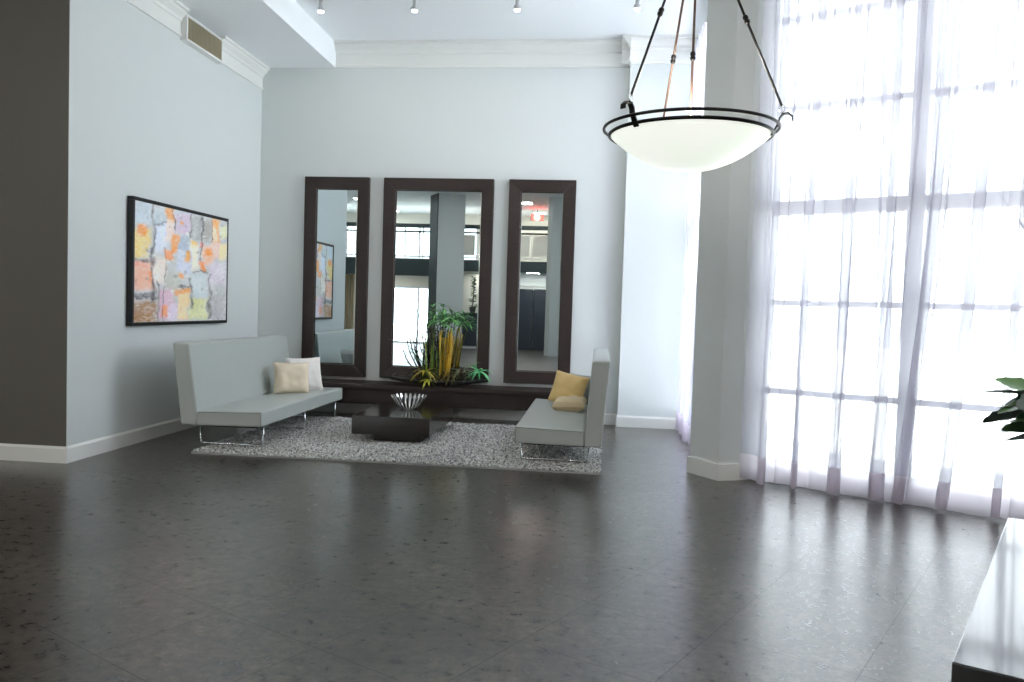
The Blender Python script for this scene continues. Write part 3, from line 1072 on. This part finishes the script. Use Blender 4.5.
pillow('cream pillow leaning in front on the left sofa', (-3.50, 8.99, 0.555), 0.40, 0.36, 0.13, M['cream'], (0.50, -0.83, 0.22), (-0.10, 0.2, 1), seed=1)
pillow('white pillow leaning behind the cream one on the left sofa', (-3.47, 9.33, 0.575), 0.42, 0.40, 0.12, M['white_cloth'], (0.62, -0.72, 0.28), (-0.2, 0.2, 1), seed=2)
pillow('golden pillow leaning upright on the right sofa', (-0.315, 9.10, 0.548), 0.41, 0.36, 0.14, M['gold_cloth'], (-0.34, -0.90, 0.30), (0.28, 0.25, 1), seed=3)
pillow('beige pillow lying flat in front of the golden one', (-0.285, 8.80, 0.418), 0.36, 0.30, 0.15, M['beige_cloth'], (-0.06, -0.12, 1), (0.1, 1, 0), seed=4)
pillow('grey pillow mostly hidden behind the golden one', (-0.20, 9.40, 0.53), 0.34, 0.33, 0.12, M['vinyl'], (-0.6, -0.75, 0.2), (0.2, 0.2, 1), seed=6)

# ------------------------------------------------------------------ rug
rg = thing('shag_rug', 'grey shag rug under the sofas and coffee table', 'rug', (-1.83, 8.4, 0))
RX0, RX1, RY0, RY1 = -3.72, 0.06, 7.12, 9.70
MB().box(RX0, RX1, RY0, RY1, 0.001, 0.016).build('backing', M['rug_base'], rg)
random.seed(21)
mb = MB()
vs, fs, cs = [], [], []
N = 62000
tones = [srgb(108, 110, 112), srgb(160, 162, 163), srgb(200, 202, 202), srgb(222, 224, 223), srgb(242, 243, 240), srgb(208, 206, 198)]
for k in range(N):
    x, y = random.uniform(RX0, RX1), random.uniform(RY0, RY1)
    a = random.uniform(0, 2 * math.pi)
    ln = random.uniform(0.012, 0.03)
    wd = random.uniform(0.006, 0.010)
    h = random.uniform(0.008, 0.018)
    ca, sa = math.cos(a), math.sin(a)
    b0 = len(vs)
    z = 0.014
    vs += [(x - sa * wd, y + ca * wd, z), (x + sa * wd, y - ca * wd, z), (x + ca * ln * 0.6 + sa * wd * .8, y + sa * ln * 0.6 - ca * wd * .8, z + h), (x + ca * ln * .6 - sa * wd * .8, y + sa * ln * 0.6 + ca * wd * .8, z + h),
           (x + ca * ln * 1.2, y + sa * ln * 1.2, z + h * 0.75)]
    fs += [(b0, b0 + 1, b0 + 2, b0 + 3), (b0 + 3, b0 + 2, b0 + 4)]
    c = random.choice(tones)
    cs += [c] * 5
mb.add(vs, fs)
mb.c = cs
pile = mb.build('pile', M['pile'], rg, colors=True)
pile['kind'] = 'stuff'

# ------------------------------------------------------------------ coffee table
t = thing('coffee_table', 'low square dark wood coffee table on the grey rug', 'table', (-2.08, 8.7, RUGT))
MB().box(-2.49, -1.675, 8.06, 9.40, 0.100, 0.292).build('tabletop', M['table_wood'], t, bevel=0.005)
MB().box(-2.27, -1.775, 8.11, 9.22, 0.034, 0.100).build('base', M['table_wood'], t, bevel=0.003)

# ------------------------------------------------------------------ silver slatted bowl
bc = Vector((-2.05, 8.72, 0.2925))
r = thing('silver_bowl', 'polished silver slatted bowl on the coffee table', 'bowl', bc)
R0, H0 = 0.195, 0.145
NS = 22
for k in range(NS):
    a = 2 * math.pi * k / NS
    d = Vector((math.cos(a), math.sin(a), 0))
    sd = Vector((-math.sin(a), math.cos(a), 0))
    pts, ws = [], []
    for q in range(9):
        tt = q / 8
        rr = 0.035 + (R0 - 0.035) * tt ** 0.8
        zz = 0.008 + H0 * tt ** 1.7
        pts.append(bc + d * rr + Vector((0, 0, zz)))
        ws.append(0.008 + 0.008 * tt if q < 8 else 0.007)
    vs, fs = [], []
    for i, (q, wd) in enumerate(zip(pts, ws)):
        tn = (pts[min(i + 1, 8)] - pts[max(i - 1, 0)]).normalized()
        nn = tn.cross(sd) * 0.002
        vs += [q - sd * wd - nn, q + sd * wd - nn, q + sd * wd + nn, q - sd * wd + nn]
    for i in range(8):
        a4 = i * 4
        for m_ in range(4):
            fs.append((a4 + m_, a4 + (m_ + 1) % 4, a4 + 4 + (m_ + 1) % 4, a4 + 4 + m_))
    fs += [(3, 2, 1, 0), (32, 33, 34, 35)]
    MB().add(vs, fs).build('petal', M['silver'], r, smooth=False)
MB().lathe([(0, 0.0), (0.05, 0.0), (0.055, 0.008), (0.03, 0.016), (0, 0.016)], bc, 24).build('base', M['silver'], r, smooth=True)

# ------------------------------------------------------------------ boat planter with arrangement
pc = Vector((-2.0, 9.94, 0.438))
r = thing('boat_planter', 'long boat shaped planter of yellow canes and greenery on the bench', 'planter', pc)
vs, fs = [], []
NL, NW = 28, 10
LEN = 1.32
for sh in (0, 1):
    for i in range(NL + 1):
        s = i / NL * 2 - 1
        wd = 0.155 * (1 - abs(s) ** 2.2) + 0.006 - sh * 0.012
        wd = max(wd, 0.003)
        keel = 0.005 + 0.075 * abs(s) ** 2.0 + sh * 0.012
        rim = 0.075 + 0.03 * s * s
        for j in range(NW + 1):
            q = j / NW * 2 - 1
            z = keel + (rim - keel) * abs(q) ** 2.2
            vs.append(pc + Vector((s * (LEN / 2 - sh * 0.01), q * wd, z)))
off = (NL + 1) * (NW + 1)
for sh in (0, 1):
    for i in range(NL):
        for j in range(NW):
            a = sh * off + i * (NW + 1) + j
            fs.append((a, a + 1, a + NW + 2, a + NW + 1))
for i in range(NL):
    for j in (0, NW):
        a = i * (NW + 1) + j
        fs.append((a, a + NW + 1, a + off + NW + 1, a + off))
MB().add(vs, fs).build('planter', M['boat'], r, smooth=True)
MB().lathe([(0, 0), (0.10, 0), (0.09, 0.014), (0, 0.014)], pc, 28).build('foot', M['boat'], r)
random.seed(3)
# moss and low dark foliage
mb = MB()
for k in range(900):
    s = random.gauss(0.05, 0.36)
    s = max(-0.85, min(0.8, s))
    x = s * LEN / 2
    y = random.uniform(-0.12, 0.12) * (1 - abs(s) ** 2)
    hh = 0.05 + 0.17 * math.exp(-(s / 0.5) ** 2) * random.random()
    p0 = pc + Vector((x, y, 0.05 + random.random() * hh))
    a = random.uniform(0, 2 * math.pi)
    d = Vector((math.cos(a), math.sin(a), random.uniform(-0.35, 0.8)))
    ln = random.uniform(0.03, 0.075)
    c = random.choice([srgb(40, 58, 36), srgb(58, 72, 40), srgb(84, 84, 44), srgb(70, 56, 40), srgb(34, 44, 34), srgb(110, 92, 60)])
    mb.blade([p0, p0 + d * ln * 0.5, p0 + d * ln + Vector((0, 0, -0.01))], [0.003, random.uniform(0.005, 0.012), 0.001], Vector((-d.y, d.x, 0.2)), c, 0.2)
o = mb.build('moss', M['leaf'], r, colors=True)
o['kind'] = 'stuff'
# yellow canes
for k in range(19):
    bx = 0.12 + random.uniform(-0.03, 0.03) + 0.008 * (k - 9)
    by = random.uniform(-0.05, 0.05)
    h = random.uniform(0.52, 0.70)
    lean = (k - 9) * 0.005 + random.uniform(-0.01, 0.02)
    p0 = pc + Vector((bx * 0.8, by, 0.04))
    p1 = p0 + Vector((lean + 0.012, random.uniform(-0.02, 0.02), h))
    pts, rs = [], []
    for q in range(9):
        tt = q / 8
        pts.append(p0.lerp(p1, tt))
        rs.append(0.0082 - 0.0025 * tt + (0.0012 if q % 2 == 0 else 0))
    MB().tube(pts, rs, 8, col=random.choice([srgb(214, 172, 40), srgb(228, 190, 60), srgb(200, 152, 30), srgb(188, 150, 48)])).build('cane', M['yellow'], r, smooth=True, colors=True)
# green stems with feathery umbrella fronds
def frond(base, top, n, spread, lw, cols, droop=0.35):
    mb = MB()
    base, top = Vector(base), Vector(top)
    mid = base.lerp(top, 0.5) + Vector((random.uniform(-.02, .02), random.uniform(-.02, .02), 0))
    mb.tube([base, mid, top], [0.006, 0.005, 0.003], 6, col=srgb(86, 108, 48))
    for q in range(n):
        a = 2 * math.pi * q / n + random.uniform(-0.3, 0.3)
        el = random.uniform(-0.25, 0.75)
        d = Vector((math.cos(a) * math.cos(el), math.sin(a) * math.cos(el), math.sin(el)))
        ln = spread * random.uniform(0.65, 1.15)
        st = top + Vector((0, 0, random.uniform(-0.06, 0.01)))
        pts = [st + d * ln * e + Vector((0, 0, -droop * ln * e * e)) for e in (0, 0.3, 0.65, 1.0)]
        mb.blade(pts, [lw * 0.4, lw, lw * 0.75, 0.0008], Vector((-d.y, d.x, 0.01)), random.choice(cols), 0.25)
    return mb.build('frond', M['leaf'], r, colors=True)


greens = [srgb(58, 132, 66), srgb(90, 166, 88), srgb(44, 104, 56), srgb(124, 184, 104)]
for (x, y, z, n, sp) in ((-0.02, -0.02, 0.88, 18, 0.22), (0.07, 0.03, 0.90, 18, 0.26), (0.17, -0.02, 0.86, 20, 0.27), (0.29, 0.02, 0.80, 18, 0.25), (-0.06, 0.0, 1.00, 9, 0.12), (0.22, 0.05, 0.90, 16, 0.24), (0.10, -0.06, 0.82, 16, 0.22), (-0.09, 0.02, 0.94, 9, 0.10)):
    frond(pc + Vector((x * 0.5 - 0.01, y, 0.04)), pc + Vector((x, y, z)), n, sp, 0.0135, greens)
# slender green canes at the left of the yellow ones
for k in range(9):
    x = -0.17 + k * 0.022
    h = random.uniform(0.30, 0.62)
    p0 = pc + Vector((x, random.uniform(-0.06, 0.03), 0.04))
    MB().tube([p0, p0 + Vector((random.uniform(-.02, .02), 0, h * 0.5)), p0 + Vector((random.uniform(-.04, .03), random.uniform(-.02, .02), h))], [0.010, 0.009, 0.004], 8,
              col=random.choice([srgb(98, 128, 48), srgb(130, 150, 50), srgb(70, 100, 46)])).build('green_stem', M['leaf'], r, smooth=True, colors=True)
# twisted dark branches
for (x, h, lx) in ((-0.20, 0.70, -0.10), (-0.14, 0.84, -0.20), (-0.20, 0.60, -0.20), (-0.10, 0.74, 0.02), (-0.06, 0.62, 0.08), (-0.22, 0.42, -0.22), (-0.16, 0.92, -0.28), (-0.12, 0.80, -0.05)):
    mb = MB()
    p0 = pc + Vector((x, random.uniform(-0.04, 0.05), 0.04))
    pts = []
    for q in range(8):
        tt = q / 7
        pts.append(p0 + Vector((lx * tt + 0.025 * math.sin(tt * 7 + x * 30), 0.03 * math.sin(tt * 5 + h * 9), h * tt)))
    mb.tube(pts, [0.013 * (1 - 0.75 * q / 7) for q in range(8)], 6)
    for q in (3, 4, 5, 6):
        a = random.uniform(-1, 1)
        e = pts[q] + Vector((0.10 * a - 0.03, random.uniform(-.05, .05), random.uniform(0.02, 0.12)))
        mb.tube([pts[q], pts[q].lerp(e, 0.5) + Vector((0, 0, 0.012)), e], [0.005, 0.004, 0.0015], 5)
    mb.build('branch', M['bark'], r, smooth=True)
# dark bushy core behind the canes
mb = MB()
for k in range(420):
    p0 = pc + Vector((random.gauss(-0.06, 0.07), random.gauss(0.04, 0.03), random.uniform(0.10, 0.72)))
    a = random.uniform(0, 2 * math.pi)
    d = Vector((math.cos(a), math.sin(a) * 0.7, random.uniform(-0.3, 0.8)))
    mb.blade([p0, p0 + d * 0.03, p0 + d * 0.06], [0.002, 0.009, 0.001], Vector((-d.y, d.x, 0.1)), random.choice([srgb(34, 46, 36), srgb(48, 62, 44), srgb(60, 52, 40)]), 0.2)
o = mb.build('dark_foliage', M['leaf'], r, colors=True)
o['kind'] = 'stuff'


def rosette(c, n, ln, lw, cols, name, up=0.7):
    mb = MB()
    c = Vector(c)
    for q in range(n):
        a = 2 * math.pi * q / n + random.uniform(-0.2, 0.2)
        e = random.uniform(0.15, up)
        d = Vector((math.cos(a), math.sin(a), 0))
        L2 = ln * random.uniform(0.75, 1.1)
        pts = [c + d * L2 * x_ + Vector((0, 0, L2 * (e * 1.6 * x_ - 1.3 * x_ * x_ * (1 - e * 0.5)))) for x_ in (0, 0.25, 0.55, 0.8, 1.0)]
        mb.blade(pts, [lw * 0.6, lw, lw, lw * 0.6, 0.001], Vector((-d.y, d.x, 0)), random.choice(cols), 0.3)
    return mb.build(name, M['leaf'], r, colors=True)


ylg = [srgb(150, 140, 50), srgb(178, 164, 70), srgb(120, 120, 50), srgb(196, 180, 60)]
rosette(pc + Vector((-0.12, -0.11, 0.17)), 17, 0.21, 0.014, ylg, 'bromeliad')
rosette(pc + Vector((-0.08, -0.14, 0.08)), 7, 0.12, 0.018, [srgb(200, 196, 50), srgb(180, 180, 60)], 'bromeliad', 0.4)
rosette(pc + Vector((0.20, -0.10, 0.13)), 16, 0.15, 0.008, [srgb(92, 80, 50), srgb(130, 116, 70), srgb(70, 78, 46)], 'bromeliad')
rosette(pc + Vector((0.32, -0.02, 0.18)), 16, 0.25, 0.007, [srgb(110, 120, 84), srgb(150, 150, 120)], 'spider_plant', 0.9)
rosette(pc + Vector((0.55, -0.06, 0.20)), 18, 0.19, 0.017, [srgb(70, 170, 100), srgb(50, 140, 84), srgb(120, 200, 140)], 'fern', 0.8)
# long strap leaves sweeping out to the left
mb = MB()
for (dx, h, z0_) in ((-0.50, 0.02, 0.50), (-0.38, -0.12, 0.46), (-0.30, 0.10, 0.36)):
    b0 = pc + Vector((-0.14, -0.03, z0_ * 0.6))
    pts = [b0 + Vector((dx * e, -0.03 * e, (z0_ * 0.5) * math.sin(e * 1.6) + h * e)) for e in (0, 0.25, 0.5, 0.75, 1)]
    mb.blade(pts, [0.004, 0.009, 0.010, 0.007, 0.001], (0, 1, 0.2), srgb(92, 150, 112), 0.2)
mb.build('strap_leaf', M['leaf'], r, colors=True)
# exposed roots tumbling over the front
for k in range(26):
    p0 = pc + Vector((random.gauss(0.06, 0.10), -0.10, 0.10))
    pts = [p0]
    for q in range(4):
        pts.append(pts[-1] + Vector((random.uniform(-0.035, 0.035), random.uniform(-0.02, 0.012), random.uniform(-0.03, 0.03))))
    MB().tube(pts, [0.004, 0.004, 0.003, 0.003, 0.0015], 5).build('root', M['bark'], r, smooth=True)

# ------------------------------------------------------------------ black table at the lower right
TC = Vector((0.851, 1.972, 0))
TH = 0.65
t = thing('console_table', 'glossy black table reaching in from the lower right corner', 'table', TC + U * 0.5 + V * 0.85)
MB().obox(TC, U, 0.95, V, 1.75, TH - 0.14, TH).build('tabletop', M['black_gloss'], t, bevel=0.004)
for a, b_ in ((0.04, 0.04), (0.83, 0.04), (0.04, 1.63), (0.83, 1.63)):
    MB().obox(TC + U * a + V * b_, U, 0.08, V, 0.08, 0, TH - 0.14).build('leg', M['black_gloss'], t, bevel=0.003)
MB().obox(TC + U * 0.06 + V * 0.06, U, 0.83, V, 1.63, 0.14, 0.17).build('lower_shelf', M['black_gloss'], t, bevel=0.003)

# ------------------------------------------------------------------ leafy arrangement on the black table
vc = Vector((1.43, 2.55, TH))
r = thing('leafy_vase', 'vase of large green leaves and thin blades on the black table', 'plant', vc)
MB().lathe([(0, 0), (0.075, 0), (0.10, 0.05), (0.115, 0.14), (0.09, 0.26), (0.05, 0.33), (0.06, 0.36), (0.05, 0.36), (0.04, 0.33), (0, 0.30)], vc, 40).build('vase', M['vase'], r, smooth=True)
random.seed(17)


def leaf(p0, d, ln, wd, col, droop=0.2, serr=True):
    """broad toothed leaf"""
    mb = MB()
    p0, d = Vector(p0), Vector(d).normalized()
    side = d.cross(Vector((0, 0, 1))).normalized()
    pts, ws = [], []
    n = 14
    for i in range(n + 1):
        e = i / n
        pts.append(p0 + d * ln * e + Vector((0, 0, -droop * ln * e * e)))
        ww = wd * (math.sin(math.pi * min(1, e * 0.93 + 0.05)) ** 0.75)
        if serr and i % 2 and 1 < i < n:
            ww *= 1.18
        ws.append(max(0.001, ww))
    mb.blade(pts, ws, side + Vector((0, 0, random.uniform(-0.7, 0.7))), col, 0.22)
    return mb.build('leaf', M['leaf'], r, colors=True, smooth=True)


stem_top = vc + Vector((0, 0, 0.55))
mb = MB().tube([vc + Vector((0, 0, 0.30)), stem_top], [0.02, 0.012], 8, col=srgb(60, 80, 44))
mb.build('stem', M['leaf'], r, colors=True)
lg = [srgb(46, 78, 54), srgb(64, 106, 64), srgb(72, 108, 60), srgb(38, 60, 52), srgb(84, 124, 66)]
CW = (-_r3).normalized()
for k in range(24):
    a = math.pi + math.radians(-75 + 6.5 * k) + random.uniform(-.1, .1)
    d = Vector((math.cos(a), math.sin(a), random.uniform(-0.12, 0.4)))
    leaf(stem_top + Vector((random.uniform(-.03, .03), random.uniform(-.03, .03), random.uniform(-0.09, 0.08))), d, random.uniform(0.19, 0.26), random.uniform(0.045, 0.064), random.choice(lg), random.uniform(0.05, 0.3))
for k in range(8):
    a = random.uniform(-1.6, 1.6)
    leaf(stem_top, (math.cos(a), math.sin(a), 0.4), 0.18, 0.05, random.choice(lg), 0.3)
# tall thin blades rising out of the vase
for (dx, dz) in ((-0.220, 1.63), (-0.215, 1.59), (-0.220, 1.44), (-0.210, 1.30), (-0.210, 1.21), (-0.265, 1.19), (-0.255, 1.17), (-0.240, 1.15), (0.2, 1.2), (0.3, 1.5), (0.1, 1.7)):
    mb = MB()
    top = vc + Vector((dx, 0.02, dz))
    b0 = vc + Vector((0, 0, 0.34))
    pts = [b0.lerp(top, e) + Vector((0.10 * math.sin(math.pi * e), 0, 0.18 * math.sin(math.pi * e * 0.9) * (1 - e))) for e in (0, 0.2, 0.4, 0.6, 0.8, 0.93, 1)]
    mb.blade(pts, [0.004, 0.006, 0.007, 0.006, 0.005, 0.003, 0.0006], (0.3, 1, 0), random.choice([srgb(70, 96, 92), srgb(84, 112, 104), srgb(92, 100, 120)]), 0.2)
    mb.build('thin_blade', M['leaf'], r, colors=True)

# ------------------------------------------------------------------ the other end of the lobby, seen in the mirrors
struct(MB().box(-10, WX, -9, -6.8, 2.62, 3.0).build('mezzanine_floor', M['ceil']), 'balcony floor at the far end of the lobby in the mirrors', 'balcony')
struct(MB().box(-10, -4.7, -6.86, -6.76, 2.42, 3.0).box(-4.7, WX, -6.86, -6.76, 2.62, 3.0).build('trim_4', M['dark_green']), 'dark balcony edge seen in the mirrors', 'moulding')


def rot_col(name, cx, cy, w1, w2, mat, label):
    o = Vector((cx, cy, 0)) - U * w1 / 2 - V * w2 / 2
    return struct(MB().obox(o, U, w1, V, w2, 0, ZC).build(name, mat), label, 'column')


rot_col('column', -4.70, -4.0, 0.85, 0.75, M['wall'], 'broad blue-grey column reflected in the wide mirror')
o_ = Vector((-4.70, -4.0, 0)) - U * (0.425 + 0.03) - V * 0.375  # thin dark green slab over one face of the broad column
struct(MB().obox(o_, U, 0.028, V, 0.75, 0, ZC).build('column_dark_face', M['dark_green']), 'dark face on the side of the broad column in the wide mirror', 'column')
rot_col('column', -1.42, -4.1, 0.34, 0.30, M['wall'], 'slim blue-grey column reflected in the right mirror')

rl = thing('balcony_railing', 'white panelled balcony railing with dark handrail seen in the mirrors', 'railing', (-5, -6.8, 3.0))
MB().box(-10, WX, -6.86, -6.78, 4.06, 4.2).build('handrail', M['dark_green'], rl)
MB().box(-10, WX, -6.84, -6.80, 3.90, 3.96).build('upper_rail', M['black_metal'], rl)
MB().box(-10, WX, -6.84, -6.80, 3.06, 3.11).build('lower_rail', M['trim'], rl)
for k in range(24):
    x = -9.8 + k * 0.62
    MB().box(x - 0.02, x + 0.02, -6.84, -6.80, 3.0, 4.06).build('post', M['trim'], rl)
    if x > -4.9:
        MB().box(x + 0.06, x + 0.56, -6.83, -6.81, 3.16, 3.86).build('panel', M['wall_white'], rl)
    elif k < 12:
        mb = MB()
        for q in range(1, 4):
            mb.box(x + q * 0.155 - 0.008, x + q * 0.155 + 0.008, -6.83, -6.81, 3.11, 3.90)
        mb.box(x + 0.02, x + 0.60, -6.83, -6.81, 3.3, 3.315)
        mb.build('balusters', M['trim'], rl)

dp = thing('beige_drape', 'beige drape hanging at the lobby glazing in the narrow left mirror', 'curtain', (-8.9, -8.85, 0))
n_ = 160
vs = [(-9.75 + 1.5 * i / n_, -8.82 + 0.05 * math.sin(i * 0.62), z) for z in (0.02, 2.55) for i in range(n_ + 1)]
MB().add(vs, [(i, i + 1, n_ + 2 + i, n_ + 1 + i) for i in range(n_)]).build('cloth', M['drape'], dp, smooth=True)
MB().tube([(-9.8, -8.82, 2.57), (-8.2, -8.82, 2.57)], 0.015).build('rod', M['black_metal'], dp)
dk = thing('reception_counter', 'dark grey reception counter seen in the wide mirror', 'counter', (-4.2, -6.9, 0))
MB().box(-5.0, -3.2, -7.2, -6.7, 0.08, 1.16).build('front', M['navy'], dk, bevel=0.01)
MB().box(-5.04, -3.16, -7.24, -6.66, 1.16, 1.21).build('counter_top', M['black_metal'], dk, bevel=0.006)
MB().box(-4.96, -3.24, -7.16, -6.74, 0.0, 0.08).build('plinth', M['trim'], dk)
struct(MB().box(-5.0, -2.9, -8.2, -8.0, 0, 2.62).build('wall_reception', M['wall_white']), 'white wall behind the reception counter', 'wall')
pp = thing('potted_plant', 'dark leafy plant on the reception counter in the wide mirror', 'plant', (-4.32, -6.9, 1.21))
MB().lathe([(0, 0), (0.08, 0), (0.12, 0.2), (0.11, 0.2), (0, 0.17)], (-4.32, -6.9, 1.21), 24).build('pot', M['vase'], pp, smooth=True)
mb = MB().tube([(-4.32, -6.9, 1.35), (-4.27, -6.9, 2.35)], 0.018, 6, col=srgb(60, 50, 40))
for k in range(150):
    z = random.uniform(1.4, 2.45)
    a = random.uniform(0, 6.28)
    d = Vector((math.cos(a), math.sin(a), random.uniform(-.4, .5)))
    p0 = Vector((-4.30, -6.9, z))
    s_ = 0.7 if z > 1.7 else 1.1
    mb.blade([p0, p0 + d * 0.09 * s_, p0 + d * 0.19 * s_], [0.004, 0.035, 0.001], (-d.y, d.x, 0.3), random.choice(lg), 0.2)
mb.build('foliage', M['leaf'], pp, colors=True)

d2 = sroot('door_2', 'dark navy double doors below the balcony in the right mirror', 'door')
MB().box(-2.75, -2.26, -7.02, -6.96, 0.02, 2.08).build('door_leaf', M['navy'], d2, bevel=0.004)
MB().box(-2.24, -1.75, -7.02, -6.96, 0.02, 2.08).build('door_leaf', M['navy'], d2, bevel=0.004)
MB().box(-2.84, -2.75, -7.06, -6.94, 0, 2.17).box(-1.75, -1.66, -7.06, -6.94, 0, 2.17).box(-2.84, -1.66, -7.06, -6.94, 2.08, 2.17).build('door_frame', M['trim'], d2)
mb = MB().box(-2.9, -2.84, -7.1, -6.9, 0, 2.62).box(-1.66, WX, -7.1, -6.9, 0, 2.62).box(-2.84, -1.66, -7.1, -6.9, 2.17, 2.62)
struct(mb.build('wall_doors', M['wall']), 'grey wall around the dark double doors in the right mirror', 'wall')

ex = thing('exit_sign', 'glowing red exit sign high on the far wall in the right mirror', 'sign', (-2.2, -7.0, 4.40))
MB().box(-2.42, -1.98, -7.06, -7.0, 4.40, 4.64).build('housing', M['exit_box'], ex, bevel=0.006)
MB().tube([(-2.2, -7.03, 4.64), (-2.2, -7.03, ZC)], 0.012, 8).build('hanger', M['black_metal'], ex)
fc = bpy.data.curves.new('letters', 'FONT')
fc.body = 'EXIT'
fc.size = 0.2
fc.extrude = 0.004
fc.align_x = 'CENTER'
fo = bpy.data.objects.new('letters_curve', fc)
COL.objects.link(fo)
bpy.context.view_layer.update()
me = bpy.data.meshes.new_from_object(fo.evaluated_get(bpy.context.evaluated_depsgraph_get()))
bpy.data.objects.remove(fo)
me.materials.clear()
me.materials.append(M['exit_red'])
lt = bpy.data.objects.new('letters', me)
COL.objects.link(lt)
lt.parent = ex
lt.location = Vector((-2.2, -6.996, 4.45)) - Vector(ex.location)
lt.rotation_euler = (math.radians(90), 0, math.radians(180))
rp = bpy.data.lights.new('exit_glow', 'POINT')
rp.energy = 6
rp.color = (1, 0.15, 0.1)
rp.shadow_soft_size = 0.1
rpo = bpy.data.objects.new('exit_glow', rp)
COL.objects.link(rpo)
rpo.location = (-2.2, -6.85, 4.5)

# added fill lamps under the ceiling, brightening the lobby behind the camera
for k, (x, y) in enumerate(((-6, 3), (-6, -1), (-2.5, 2.5), (2.5, 2.5), (-2.5, -1.5), (2.5, -1.5), (5.5, 0), (-7.5, -5), (-2.5, -5.3), (2.5, -5.3))):
    area('added_ceiling_fill', (x, y, ZC - 0.03), (0, 0, -1), 0.5, 0.5, 22, (1, 0.95, 0.88))
for x in (-7.5, -4.0, -2.2, 1.5):  # more fill lamps, added to brighten the balcony end
    area('added_undercroft_fill', (x, -7.8 if x < -3 else -6.0, 2.58), (0, 0, -1), 0.4, 0.4, 20, (1, 0.94, 0.85))
    area('added_balcony_fill', (x, -8.0, ZC - 0.03), (0, 0, -1), 0.4, 0.4, 16, (1, 0.92, 0.80))
